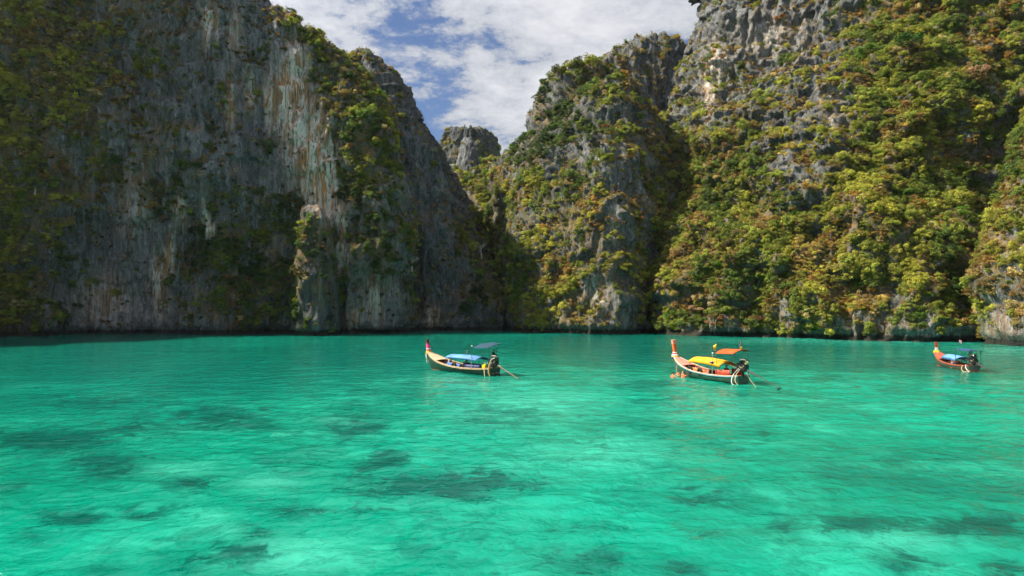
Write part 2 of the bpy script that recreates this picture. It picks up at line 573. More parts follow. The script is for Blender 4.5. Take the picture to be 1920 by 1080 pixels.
# B: the dark bare ridge behind it
rock_sheet('cliff', [
    col(640, 166, (640, 350, 171), (640, 135, 180)),
    col(705, 163, (692, 350, 170), (640, 106, 180)),
    col(765, 160, (745, 400, 166), (722, 200, 174), (682, 104, 181)),
    col(825, 160, (798, 400, 166), (745, 220, 174), (706, 120, 182)),
    col(872, 160, (838, 420, 166), (788, 290, 173), (738, 168, 184)),
    col(918, 161, (876, 480, 167), (828, 340, 174), (770, 208, 186)),
    col(948, 163, (905, 510, 170), (852, 400, 178), (796, 246, 190)),
    col(964, 168, (922, 530, 177), (874, 420, 185), (824, 296, 194)),
    col(974, 180, (932, 540, 188), (884, 440, 196), (850, 356, 202)),
    col(985, 210, (940, 560, 214), (892, 460, 222), (872, 388, 228)),
], 0.36, amp=0.7, flute=1.5, seed=3.0, jag=1.0, lump=0.1, plateau=14, smooth=1.0, veg=0.72, bare=0.30, patina=0.8)
# C: the overgrown gully floor between the ridges and what closes it
rock_sheet('gully_slope', [
    col(840, 205, (850, 450, 220), (840, 330, 245), (836, 312, 262)),
    col(900, 200, (890, 480, 216), (872, 345, 242), (866, 306, 262)),
    col(950, 196, (930, 490, 214), (900, 350, 240), (890, 302, 262)),
    col(1000, 200, (965, 470, 218), (940, 345, 240), (922, 296, 262)),
    col(1060, 210, (1020, 450, 226), (1000, 350, 245), (985, 300, 262)),
], 0.6, amp=0.8, flute=0.3, seed=4.0, jag=0.3, lump=0.8, plateau=14)
# D: the central crag, a sunlit buttress in front of a craggier peak
rock_sheet('cliff', [
    col(925, 215, (932, 420, 222), (936, 330, 230), (940, 305, 235)),
    col(945, 184, (940, 450, 195), (935, 370, 205), (938, 306, 216)),
    col(966, 164, (955, 450, 178), (957, 350, 190), (970, 286, 204)),
    col(992, 154, (985, 450, 165), (988, 330, 178), (1008, 262, 190)),
    col(1040, 149, (1045, 450, 158), (1050, 330, 168), (1045, 225, 184)),
    col(1095, 145, (1105, 420, 152), (1112, 300, 160), (1110, 215, 169), (1102, 178, 176)),
    col(1145, 143, (1150, 420, 149), (1150, 300, 155), (1146, 200, 164), (1143, 158, 169)),
    col(1185, 146, (1190, 420, 152), (1188, 300, 158), (1186, 220, 165), (1186, 172, 172)),
    col(1222, 155, (1228, 420, 163), (1226, 320, 168), (1222, 250, 175), (1216, 222, 180)),
    col(1250, 168, (1262, 420, 177), (1252, 330, 182), (1243, 285, 187), (1238, 270, 190)),
    col(1275, 185, (1292, 420, 192), (1282, 350, 195), (1272, 320, 198), (1266, 312, 200)),
], 0.36, amp=0.95, flute=1.4, seed=5.0, jag=0.7, lump=0.3, plateau=14, veg=0.80, bare=0.08, patina=0.6)
rock_sheet('cliff', [
    col(985, 205, (1000, 330, 212), (1008, 270, 216), (1014, 254, 219)),
    col(1005, 192, (1016, 300, 197), (1020, 248, 200), (1020, 212, 202), (1026, 204, 205)),
    col(1030, 190, (1036, 260, 196), (1046, 205, 199), (1036, 184, 198), (1044, 160, 203)),
    col(1085, 190, (1090, 240, 197), (1092, 190, 200), (1090, 165, 199), (1096, 128, 206)),
    col(1140, 192, (1142, 240, 200), (1142, 170, 204), (1142, 112, 209)),
    col(1185, 194, (1188, 240, 203), (1188, 160, 207), (1186, 80, 212)),
    col(1222, 196, (1224, 260, 204), (1222, 160, 209), (1221, 68, 213)),
    col(1260, 197, (1260, 280, 205), (1258, 170, 210), (1257, 72, 214)),
    col(1295, 199, (1292, 280, 206), (1290, 180, 211), (1289, 94, 216)),
    col(1345, 203, (1340, 280, 210), (1335, 190, 215), (1326, 122, 222)),
], 0.42, amp=0.8, flute=1.6, seed=8.0, jag=1.0, lump=0.2, plateau=18, veg=0.8, bare=0.12, patina=0.55)
# E: the broad sunlit mountainside on the right
rock_sheet('cliff', [
    col(1245, 170, (1278, 470, 178), (1293, 385, 192), (1270, 262, 206), (1302, 190, 213), (1316, 100, 221), (1330, -60, 229)),
    col(1232, 145, (1266, 480, 152), (1290, 390, 162), (1268, 262, 178), (1303, 188, 188), (1313, 100, 196), (1327, -60, 204)),
    col(1300, 138, (1320, 480, 146), (1340, 390, 153), (1330, 270, 163), (1340, 190, 176), (1345, 100, 186), (1350, -70, 196)),
    col(1400, 134, (1410, 480, 140), (1420, 390, 146), (1430, 280, 154), (1440, 200, 166), (1450, 110, 181), (1450, -80, 192)),
    col(1500, 130, (1510, 480, 135), (1515, 380, 141), (1520, 260, 149), (1530, 180, 158), (1540, 100, 175), (1540, -90, 190)),
    col(1600, 127, (1605, 480, 132), (1610, 360, 138), (1615, 240, 145), (1620, 150, 153), (1625, 80, 165), (1630, -100, 185)),
    col(1700, 123, (1700, 480, 128), (1700, 360, 134), (1700, 240, 140), (1700, 130, 148), (1710, 40, 158), (1720, -110, 178)),
    col(1775, 121, (1780, 480, 127), (1785, 360, 134), (1795, 240, 141), (1805, 130, 148), (1810, 30, 157), (1810, -110, 175)),
    col(1835, 129, (1850, 480, 138), (1860, 360, 145), (1870, 250, 148), (1878, 130, 150), (1880, 20, 157), (1880, -120, 172)),
    col(1930, 131, (1940, 480, 139), (1940, 360, 142), (1945, 240, 143), (1945, 120, 145), (1945, 0, 150), (1945, -130, 165)),
    col(2080, 128, (2090, 480, 136), (2090, 360, 138), (2090, 240, 140), (2090, 120, 143), (2090, 0, 147), (2090, -130, 160)),
], 0.36, amp=1.9, flute=1.6, seed=6.0, jag=0.6, lump=0.5, plateau=20, patina=0.55, veg=0.92)
# F: the nearer slope that comes in from the right edge
rock_sheet('cliff', [
    col(1870, 128, (1872, 480, 128), (1895, 380, 129), (1930, 250, 132), (1985, 140, 134)),
    col(1842, 112, (1836, 520, 113), (1862, 400, 116), (1905, 270, 121), (1970, 150, 126)),
    col(1910, 106, (1915, 500, 109), (1925, 400, 112), (1950, 255, 118), (1995, 130, 123)),
    col(2030, 99, (2035, 500, 103), (2040, 380, 107), (2050, 240, 112), (2070, 100, 119)),
    [(90, 60, Z0), (93, 62, 18), (98, 66, 36), (104, 70, 48)],
    [(98, 0, Z0), (104, 0, 25), (110, 0, 40), (116, 0, 52)],
], 0.42, amp=0.6, flute=0.5, seed=7.0, jag=0.4, lump=0.6, plateau=16, smooth=0.8)

# ------------------------------------------------------------------ free-standing rocks
def rock_column(name, rings, step, seed, label, category, flute=0.7, amp=0.4, jag=1.0, squash=1.0, veg=1.0, patina=0.5):
    """rings: (x, y, z, radius x, radius y) from foot to tip"""
    r = np.asarray(rings, float)
    nr = int((r[-1, 2]-r[0, 2])/step)
    zz = np.linspace(r[0, 2], r[-1, 2], nr)
    q = np.stack([np.interp(zz, r[:, 2], r[:, k]) for k in range(5)], -1)
    nc = max(24, int(2*math.pi*np.max(r[:, 3])/step))
    a = np.linspace(0, 2*math.pi, nc, endpoint=False)
    N = np.stack([np.cos(a), np.sin(a), 0*a], -1)[None].repeat(nr, 0)
    V = np.stack([q[:, 0:1]+q[:, 3:4]*np.cos(a)[None], q[:, 1:2]+q[:, 4:5]*np.sin(a)[None], np.repeat(q[:, 2:3], nc, 1)], -1)
    x, y, z = V[..., 0]+seed*9, V[..., 1]+seed*5, V[..., 2]
    d = amp*1.6*fbm(x/8, y/8, z/12, 3) + flute*0.8*ridged(x/2.6, y/2.6, z/14, 2) + flute*0.35*ridged(x/0.9, y/0.9, z/6, 2) + amp*0.7*fbm(x/3, y/3, z/2.2, 3)
    lim = np.minimum(q[:, 3:4], q[:, 4:5])*0.55
    d = np.clip(d, -lim, lim)
    d -= 0.6*smoothstep(1.6, 0.4, z)
    V = V + N*d[..., None]
    crest = smoothstep(0.75, 1.0, np.linspace(0, 1, nr))[:, None]
    V[..., 2] += jag*crest*(1.6*ridged(x/2.4, y/2.4, 0*z+seed, 2))
    tip = V[-1].mean(0) + np.array([0, 0, 0.2])
    verts = np.concatenate([V.reshape(-1, 3), tip[None]])
    f = grid_faces(nr, nc, True)
    top = np.stack([np.full(nc, len(verts)-1), (nr-1)*nc+np.arange(nc), (nr-1)*nc+(np.arange(nc)+1) % nc, np.full(nc, len(verts)-1)], -1)
    me = bpy.data.meshes.new(name)
    me.from_pydata(verts.tolist(), [], f.tolist()+[t[:3] for t in top.tolist()])
    me.polygons.foreach_set('use_smooth', np.ones(len(me.polygons), dtype=bool))
    px, py, dep = project(verts)
    clump = fbm(verts[:, 0]/4, verts[:, 1]/4, verts[:, 2]/4, 3)
    add_attr(me, 'patina', np.full(len(verts), patina))
    add_attr(me, 'moss', smoothstep(0.3, 0.9, cell(VEG, px, py)*veg+0.4*clump))
    add_attr(me, 'stain', 0.3*stain_at(px, py, verts))
    me.materials.append(M_ROCK)
    o = link(name, me)
    tag(o, label, category)
    ROCKS.append(dict(V=V, N=N, veg=veg, name=name, obj=o))
    return o

def ring(px0, px1, py, Y, ry=None):
    a = W(px0, py, Y); b = W(px1, py, Y)
    rx = abs(b[0]-a[0])/2
    return ((a[0]+b[0])/2, Y, a[2], rx, ry or rx*0.9)
def ring0(px0, px1, Y, ry=None):
    a = base(px0, Y); b = base(px1, Y)
    rx = abs(b[0]-a[0])/2
    return ((a[0]+b[0])/2, Y, Z0, rx, ry or rx*0.9)

rock_column('rock_pinnacle', [ring0(556, 634, 141.5), ring(560, 628, 540, 142), ring(563, 620, 480, 142.5), ring(566, 612, 430, 143), ring(573, 602, 404, 143.3), ring(581, 593, 396, 143.5)],
            0.3, 2.0, 'slender grey limestone pinnacle with a leafy tip at the foot of the shaded left cliff', 'rock', veg=1.3, patina=1.0, flute=1.0)  # patina raised so the rock colour stands in for shade
rock_column('rock_butte', [ring(800, 950, 420, 330, 20), ring(806, 944, 340, 332, 19), ring(818, 934, 300, 333, 18), ring(832, 926, 274, 334, 16), ring(839, 920, 262, 334, 15), ring(844, 914, 256, 334, 13)],
            0.8, 3.0, 'distant flat-topped grey rock butte closing the gap between the cliffs', 'rock', flute=2.2, amp=1.4, jag=1.6, veg=1.2, patina=1.0)
rock_column('rock_spire', [ring(846, 925, 420, 252), ring(852, 910, 350, 254), ring(858, 898, 310, 255), ring(864, 892, 285, 255.5), ring(870, 884, 270, 256), ring(874, 880, 264, 256)],
            0.45, 4.0, 'pointed grey rock spire standing in front of the distant butte', 'rock', veg=0.5)

# ------------------------------------------------------------------ water of the lagoon
REEF = [  # dark reef and weed patches under the surface: px, py, half width px, half height px, strength
    (80, 825, 140, 20, 0.85), (250, 800, 120, 16, 0.6), (420, 780, 80, 14, 0.8), (400, 795, 120, 12, 0.6), (180, 760, 140, 14, 0.5), (300, 750, 90, 10, 0.4),
    (200, 875, 75, 22, 0.8), (330, 905, 60, 10, 0.5), (130, 968, 80, 12, 0.75), (240, 965, 40, 10, 0.6), (480, 798, 40, 12, 0.7), (655, 805, 65, 20, 0.65), (735, 862, 45, 18, 0.55),
    (830, 908, 170, 20, 0.85), (540, 960, 60, 16, 0.55), (580, 850, 60, 14, 0.35), (470, 1020, 60, 26, 0.5), (330, 1060, 60, 20, 0.5), (200, 1070, 70, 18, 0.5),
    (1010, 905, 60, 8, 0.5), (1290, 930, 80, 16, 0.45), (1110, 990, 90, 14, 0.4), (1100, 1055, 110, 26, 0.6), (1270, 1070, 70, 14, 0.75), (1850, 985, 90, 16, 0.8), (1600, 985, 80, 14, 0.6), (1480, 990, 50, 12, 0.5),
    (1700, 1045, 70, 20, 0.5), (1880, 1070, 50, 20, 0.6), (1680, 860, 45, 10, 0.5), (1240, 800, 60, 8, 0.3), (660, 760, 70, 9, 0.3), (1330, 1000, 70, 14, 0.35), (60, 1010, 60, 16, 0.45), (20, 910, 60, 14, 0.4)]
SAND = [(560, 1040, 110, 34, 0.6), (500, 905, 60, 20, 0.45), (1000, 760, 130, 40, 0.5), (1150, 850, 150, 30, 0.45), (1700, 1010, 110, 26, 0.5), (640, 790, 40, 10, 0.4), (1330, 770, 130, 26, 0.4), (330, 880, 70, 14, 0.4), (380, 970, 40, 14, 0.4), (900, 720, 150, 16, 0.35), (420, 1000, 40, 14, 0.4), (1600, 640, 340, 5.5, 0.8), (1880, 655, 120, 8, 0.7), (170, 629, 180, 2.5, 0.3), (1180, 715, 90, 10, 0.3)]
CAST_SHADE = [(150, 680, 420, 60, 0.85), (420, 700, 330, 52, 0.85), (650, 672, 260, 40, 0.85), (820, 652, 160, 26, 0.85), (60, 740, 200, 40, 0.6), (300, 760, 150, 24, 0.45), (1330, 664, 430, 24, 1.0), (1720, 680, 330, 17, 0.9), (1120, 646, 230, 26, 0.95), (1750, 662, 160, 10, 0.4), (880, 640, 200, 14, 0.6)]  # cliff shadow painted into the water colour as darker bands

def build_water():
    ys = np.concatenate([np.linspace(-120, 8, 30), 8*np.exp(np.linspace(0, math.log(260/8.0), 760))[1:], np.linspace(270, 500, 12)])
    u = np.linspace(-1, 1, 520)
    us = np.concatenate([np.linspace(-1.6, -1.02, 12), u, np.linspace(1.02, 1.6, 12)])
    half = np.where(ys < 12, 140.0, np.clip(np.abs(ys)*0.82, 22, 260))
    X = half[:, None]*us[None, :]
    Y = np.repeat(ys[:, None], len(us), 1)
    wx, wy = X*0.8, Y
    near = smoothstep(140, 30, Y)*smoothstep(2, 10, Y)
    Z = near*(0.10*fbm(wx/3.6, wy/2.0, 0*X+1, 3) + 0.05*fbm(wx/1.2, wy/0.7, 0*X+5, 2)) + 0.05*fbm(X/9, Y/6, 0*X+2, 2)
    V = np.stack([X, Y, Z], -1)
    me = mesh_from_np('water', V, grid_faces(len(ys), len(us)))
    px, py, dep = project(np.stack([X, Y, 0*X], -1))
    ok = dep > 5
    wob = 26*fbm(X/4, Y/5, 0*X, 3); woby = 5*fbm(X/4+9, Y/5, 0*X, 3)
    for nm, spots in (('reef', REEF), ('sand', SAND), ('deep', CAST_SHADE)):
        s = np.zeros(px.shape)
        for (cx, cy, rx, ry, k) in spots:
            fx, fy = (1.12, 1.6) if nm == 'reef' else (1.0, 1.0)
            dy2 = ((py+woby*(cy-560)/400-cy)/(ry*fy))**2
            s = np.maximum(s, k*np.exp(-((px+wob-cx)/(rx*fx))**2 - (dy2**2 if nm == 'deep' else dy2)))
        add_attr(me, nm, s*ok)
    me.materials.append(M_WATER)
    o = link('water', me)
    tag(o, 'clear turquoise lagoon water with dark reef patches', None, None, 'structure')
build_water()
# ------------------------------------------------------------------ vegetation
def make_leaf(name, source):
    m, t, out = material(name)
    if source == 'instancer':
        c = t.attr('col', 'INSTANCER').outputs['Color']
    else:
        c = t.new('ShaderNodeObjectInfo').outputs['Color']
    tint = t.attr('tint').outputs['Fac']
    warm = t.attr('warm').outputs['Fac']
    comb = t.new('ShaderNodeCombineColor')
    for k in range(3):
        t.put(comb.inputs[k], tint)
    c1 = t.mix(1.0, c, comb.outputs[0], 'MULTIPLY')
    hsv = t.new('ShaderNodeHueSaturation')
    t.put(hsv.inputs['Hue'], t.math('MULTIPLY_ADD', warm, -0.05, 0.530))
    hsv.inputs['Saturation'].default_value = 1.0
    hsv.inputs['Value'].default_value = 1.0
    t.put(hsv.inputs['Color'], c1)
    c2 = hsv.outputs[0]
    d = t.new('ShaderNodeBsdfPrincipled')
    t.put(d.inputs['Base Color'], c2)
    d.inputs['Roughness'].default_value = 0.62
    d.inputs['Specular IOR Level'].default_value = 0.25
    tr = t.new('ShaderNodeBsdfTranslucent')
    t.put(tr.inputs[0], t.mix(1.0, c2, (1.15, 1.15, 0.55), 'MULTIPLY'))
    mx = t.new('ShaderNodeMixShader')
    mx.inputs[0].default_value = 0.38
    t.l.new(d.outputs[0], mx.inputs[1])
    t.l.new(tr.outputs[0], mx.inputs[2])
    t.l.new(mx.outputs[0], out.inputs[0])
    return m
M_LEAF_I = make_leaf('leaf_undergrowth', 'instancer')
M_LEAF_T = make_leaf('leaf_tree', 'object')

def make_bark(name, a, b):
    m, t, out = material(name)
    geo = t.new('ShaderNodeNewGeometry')
    n, _ = t.noise(t.vmath('MULTIPLY', geo.outputs['Position'], (6, 6, 1.5)), 1.0, 5.0, 0.6)
    principled(t, out, t.mix(t.smooth(n, 0.35, 0.65), a, b), 0.9, 0.2)
    return m
M_BARK = make_bark('bark', (0.06, 0.045, 0.03), (0.16, 0.125, 0.09))
M_DEADWOOD = make_bark('dead_wood', (0.38, 0.33, 0.27), (0.55, 0.50, 0.43))

def leaf_quads(centers, normals, size, r):
    """one small folded leaf-clump quad at each centre"""
    n = len(centers)
    nn = normals/np.maximum(np.linalg.norm(normals, axis=1, keepdims=True), 1e-6)
    t = r.normal(size=(n, 3)); t -= nn*np.sum(t*nn, 1, keepdims=True); t /= np.linalg.norm(t, axis=1, keepdims=True)
    b = np.cross(nn, t)
    s = size*r.uniform(0.6, 1.35, (n, 1))
    w = s*r.uniform(0.38, 0.62, (n, 1))
    k = nn*s*0.22
    v = np.stack([centers-t*s, centers+b*w+k, centers+t*s, centers-b*w+k], 1)
    return v.reshape(-1, 3)

def lobed(seed, lobes, leaves, size, flat=0.8, spread=0.62, lobe_r=(0.3, 0.5), up=0.35):
    r = np.random.default_rng(seed)
    lc = r.normal(size=(lobes, 3)); lc /= np.linalg.norm(lc, axis=1, keepdims=True)
    lc *= spread*r.uniform(0.35, 1.0, (lobes, 1))**0.6
    lc[:, 2] = lc[:, 2]*flat + 0.45
    lr = r.uniform(*lobe_r, lobes)
    which = r.choice(lobes, leaves, p=lr**2/np.sum(lr**2))
    dr = r.normal(size=(leaves, 3)); dr /= np.linalg.norm(dr, axis=1, keepdims=True)
    dr[:, 2] = np.where(dr[:, 2] < -0.55, -dr[:, 2]*0.6, dr[:, 2])
    rad = lr[which]*r.uniform(0.55, 1.08, leaves)
    c = lc[which] + dr*rad[:, None]*np.array([1, 1, 0.8])
    n = dr + r.normal(scale=0.55, size=(leaves, 3)) + np.array([0, 0, up])
    v = leaf_quads(c, n, size, r)
    lobe_t = r.uniform(0.72, 1.25, lobes)
    tint = lobe_t[which]*r.uniform(0.65, 1.35, leaves)
    warm = np.clip(r.normal(0.5, 0.25, leaves) + (r.uniform(0, 1, lobes)-0.5)[which]*0.7, 0, 1)
    return v, tint, warm

def tussock(seed, leaves, size):
    r = np.random.default_rng(seed)
    a = r.uniform(0, 2*math.pi, leaves); e = r.uniform(0.1, 1.2, leaves)
    d = np.stack([np.cos(a)*np.cos(e), np.sin(a)*np.cos(e), np.sin(e)], -1)
    l = r.uniform(0.3, 1.0, (leaves, 1))
    c = d*l*0.55
    c[:, 2] += 0.08 - 0.25*(l[:, 0]**2)*np.cos(e)
    side = np.stack([-np.sin(a), np.cos(a), 0*a], -1)*size*0.16
    tip = d*size*1.6; tip[:, 2] -= 0.10
    v = np.stack([c-tip-side, c-tip*0.2+side*1.2, c+tip, c+tip*0.2-side], 1).reshape(-1, 3)
    return v, r.uniform(0.6, 1.3, leaves), r.uniform(0.2, 1, leaves)

def leaf_mesh(name, vtw, mat):
    v, tint, warm = vtw
    n = len(v)//4
    me = mesh_from_np(name, v, np.arange(n*4).reshape(n, 4), smooth=False)
    add_attr(me, 'tint', np.repeat(tint, 4))
    add_attr(me, 'warm', np.repeat(warm, 4))
    me.materials.append(mat)
    return me

bush_col = bpy.data.collections.new('bush_shapes')
BUSHES = []
for i in range(6):
    BUSHES.append(leaf_mesh('bush', lobed(100+i, 8, 620, 0.088), M_LEAF_I))
for i in range(2):
    BUSHES.append(leaf_mesh('thin_bush', lobed(200+i, 9, 300, 0.075, spread=0.8, lobe_r=(0.2, 0.34)), M_LEAF_I))
for i in range(2):
    BUSHES.append(leaf_mesh('tussock', tussock(300+i, 190, 0.22), M_LEAF_I))
for i in range(3):
    BUSHES.append(leaf_mesh('big_bush', lobed(400+i, 16, 1700, 0.052, flat=0.7, spread=0.72, lobe_r=(0.2, 0.36)), M_LEAF_I))
for k, me in enumerate(BUSHES):
    bush_col.objects.link(bpy.data.objects.new('shape_%02d' % k, me))

# nearest rock along each line of sight, so that nothing is planted where it cannot be seen
ZB = np.full((200, 400), 1e9)          # 6 px cells over x -240..2160, y -400..800
def zcell(px, py):
    return np.clip(((py+400)/6).astype(int), 0, 199), np.clip(((px+240)/6).astype(int), 0, 399)
for R in ROCKS:
    px, py, dep = project(R['V'].reshape(-1, 3))
    ok = dep > 10
    iy, ix = zcell(px[ok], py[ok])
    np.minimum.at(ZB, (iy, ix), dep[ok])

def seen(P, margin):
    px, py, dep = project(P)
    iy, ix = zcell(px, py)
    return (dep < ZB[iy, ix] + margin) & (px > -180) & (px < 2100) & (py > -330)

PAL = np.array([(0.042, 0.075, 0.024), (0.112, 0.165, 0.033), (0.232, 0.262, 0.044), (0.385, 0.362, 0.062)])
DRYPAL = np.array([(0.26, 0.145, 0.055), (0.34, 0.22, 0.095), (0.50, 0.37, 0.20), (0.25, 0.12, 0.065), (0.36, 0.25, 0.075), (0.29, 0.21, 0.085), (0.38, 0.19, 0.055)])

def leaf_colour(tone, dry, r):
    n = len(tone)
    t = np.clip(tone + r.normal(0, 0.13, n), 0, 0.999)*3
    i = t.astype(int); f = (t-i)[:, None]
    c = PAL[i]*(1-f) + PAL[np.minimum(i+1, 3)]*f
    isdry = r.uniform(0, 1, n) < dry
    dc = DRYPAL[r.integers(0, len(DRYPAL), n)]
    c = np.where(isdry[:, None], dc*0.85+c*0.15, c)
    c *= r.uniform(0.66, 1.36, (n, 1))
    return c, isdry

cand = []
for ri, R in enumerate(ROCKS):
    V, N = R['V'], R['N']
    a = np.linalg.norm(np.cross(V[1:, :-1]-V[:-1, :-1], V[:-1, 1:]-V[:-1, :-1]), axis=-1)
    ctr = (V[1:, :-1]+V[:-1, 1:])*0.5
    nor = N[1:, :-1]
    keep = seen(ctr, 6.0) & (ctr[..., 2] > 0.9)
    w = np.where(keep, a, 0).ravel()
    if w.sum() <= 0:
        continue
    n = int(w.sum()*2.7)
    pick = rng.choice(len(w), n, p=w/w.sum())
    P = ctr.reshape(-1, 3)[pick]; Q = nor.reshape(-1, 3)[pick]
    px, py, dep = project(P)
    px2 = px + rng.normal(0, 14, n); py2 = py + rng.normal(0, 14, n)
    dens = cell(VEG, px2, py2)*R['veg']
    cl = fbm(P[:, 0]/5.5+3, P[:, 1]/5.5, P[:, 2]/7.5, 3)
    ledge = np.clip(Q[:, 2], -0.6, 0.8)
    score = dens + 0.75*cl + 0.5*ledge - R.get('bare', 0.0)
    p = smoothstep(0.38, 1.0, score)
    st = stain_at(px, py, P)
    p = p*(1-0.9*st)
    ok = rng.uniform(0, 1, n) < p*0.95
    cand.append(np.concatenate([P[ok], Q[ok], px[ok, None], py[ok, None], dens[ok, None], np.full((ok.sum(), 1), ri)], 1))
cand = np.concatenate(cand)
# crest fringe comes along by itself: plateau cells are part of the sheets
n = len(cand)
P = cand[:, :3]; Q = cand[:, 3:6]
px, py = cand[:, 6], cand[:, 7]
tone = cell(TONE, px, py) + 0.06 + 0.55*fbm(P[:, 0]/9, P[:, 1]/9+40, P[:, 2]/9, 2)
dry = 0.06 + 0.82*smoothstep(0.30, 0.74, cell(DRY, px, py)*0.9 + 0.95*fbm(P[:, 0]/8, P[:, 1]/8+80, P[:, 2]/8, 3))
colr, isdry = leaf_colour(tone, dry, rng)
size = 0.28 + 1.05*rng.uniform(0, 1, n)**2.8 + 0.25*cell(VEG, px, py)
size = np.where(isdry, size*0.92, size)
idx = rng.integers(0, 6, n)
u = rng.uniform(0, 1, n)
idx = np.where(u < 0.34, rng.integers(6, 8, n), idx)
idx = np.where((u > 0.80) | (isdry & (u > 0.45)), rng.integers(8, 10, n), idx)
size = np.where(idx >= 8, size*0.85, size)
big = (rng.uniform(0, 1, n) < 0.075*cand[:, 8]) & ~isdry
idx = np.where(big, rng.integers(10, 13, n), idx)
size = np.where(big, rng.uniform(0.9, 1.8, n), size)
pos = P + Q*(size*0.25)[:, None]
pos[:, 2] -= size*0.25
rot = np.stack([rng.normal(0, 0.25, n), rng.normal(0, 0.25, n), rng.uniform(0, 2*math.pi, n)], -1)
scl = size[:, None]*np.stack([rng.uniform(0.85, 1.2, n), rng.uniform(0.85, 1.2, n), rng.uniform(0.75, 1.2, n)], -1)
print('bushes', n)

def scatter(name, pos, rot, scl, idx, colr, label):
    me = bpy.data.meshes.new(name)
    k = len(pos)
    me.vertices.add(k)
    me.vertices.foreach_set('co', np.asarray(pos, np.float32).ravel())
    for nm, arr in (('rot', rot), ('scl', scl)):
        a = me.attributes.new(nm, 'FLOAT_VECTOR', 'POINT')
        a.data.foreach_set('vector', np.asarray(arr, np.float32).ravel())
    a = me.attributes.new('idx', 'INT', 'POINT')
    a.data.foreach_set('value', np.asarray(idx, np.int32))
    a = me.attributes.new('col', 'FLOAT_COLOR', 'POINT')
    a.data.foreach_set('color', np.concatenate([colr, np.ones((k, 1))], 1).astype(np.float32).ravel())
    o = link(name, me)
    g = bpy.data.node_groups.new('planting', 'GeometryNodeTree')
    g.interface.new_socket('Geometry', in_out='INPUT', socket_type='NodeSocketGeometry')
    g.interface.new_socket('Geometry', in_out='OUTPUT', socket_type='NodeSocketGeometry')
    gi = g.nodes.new('NodeGroupInput'); go = g.nodes.new('NodeGroupOutput')
    inst = g.nodes.new('GeometryNodeInstanceOnPoints')
    ci = g.nodes.new('GeometryNodeCollectionInfo')
    ci.inputs['Collection'].default_value = bush_col
    ci.inputs['Separate Children'].default_value = True
    ci.inputs['Reset Children'].default_value = True
    def named(nm, dt):
        nd = g.nodes.new('GeometryNodeInputNamedAttribute')
        nd.data_type = dt
        nd.inputs['Name'].default_value = nm
        return nd.outputs['Attribute']
    L = g.links
    L.new(gi.outputs[0], inst.inputs['Points'])
    L.new(ci.outputs[0], inst.inputs['Instance'])
    inst.inputs['Pick Instance'].default_value = True
    L.new(named('idx', 'INT'), inst.inputs['Instance Index'])
    e2r = g.nodes.new('FunctionNodeEulerToRotation')
    L.new(named('rot', 'FLOAT_VECTOR'), e2r.inputs[0])
    L.new(e2r.outputs[0], inst.inputs['Rotation'])
    L.new(named('scl', 'FLOAT_VECTOR'), inst.inputs['Scale'])
    L.new(inst.outputs[0], go.inputs[0])
    md = o.modifiers.new('planting', 'NODES')
    md.node_group = g
    tag(o, label, None, None, 'stuff')
    return o
# small dry tufts and twigs that dot the bare faces too
tuft = []
for ri, R in enumerate(ROCKS):
    V, N = R['V'], R['N']
    a = np.linalg.norm(np.cross(V[1:, :-1]-V[:-1, :-1], V[:-1, 1:]-V[:-1, :-1]), axis=-1)
    ctr = (V[1:, :-1]+V[:-1, 1:])*0.5
    w = np.where(seen(ctr, 3.0) & (ctr[..., 2] > 1.2), a, 0).ravel()
    if w.sum() <= 0:
        continue
    n2 = int(w.sum()*0.75)
    pick = rng.choice(len(w), n2, p=w/w.sum())
    P2 = ctr.reshape(-1, 3)[pick]; Q2 = N[1:, :-1].reshape(-1, 3)[pick]
    x2, y2, _ = project(P2)
    sc2 = cell(VEG, x2, y2)*R['veg'] + 0.7*fbm(P2[:, 0]/4, P2[:, 1]/4+60, P2[:, 2]/6, 3) + 0.4*np.clip(Q2[:, 2], -0.5, 0.8)
    ok = rng.uniform(0, 1, n2) < smoothstep(0.05, 0.75, sc2)*(1-0.9*stain_at(x2, y2, P2))*0.8
    tuft.append(np.concatenate([P2[ok], Q2[ok], x2[ok, None], y2[ok, None]], 1))
tuft = np.concatenate(tuft)
k2 = len(tuft)
c2, d2 = leaf_colour(cell(TONE, tuft[:, 6], tuft[:, 7])*0.9, np.clip(0.25+cell(DRY, tuft[:, 6], tuft[:, 7])*0.8, 0, 0.95), rng)
s2 = rng.uniform(0.35, 0.95, k2)
p2 = tuft[:, :3] + tuft[:, 3:6]*(s2*0.15)[:, None]
print('tufts', k2)
pos = np.concatenate([pos, p2]); scl = np.concatenate([scl, np.repeat(s2[:, None], 3, 1)])
rot = np.concatenate([rot, np.stack([rng.normal(0, 0.4, k2), rng.normal(0, 0.4, k2), rng.uniform(0, 6.28, k2)], -1)])
idx = np.concatenate([idx, np.where(rng.uniform(0, 1, k2) < 0.55, rng.integers(6, 8, k2), rng.integers(8, 10, k2))])
colr = np.concatenate([colr, c2*0.9])
scatter('cliff_vegetation', pos, rot, scl, idx, colr, 'dense shrubs, vines and dry tufts clinging to the cliffs')

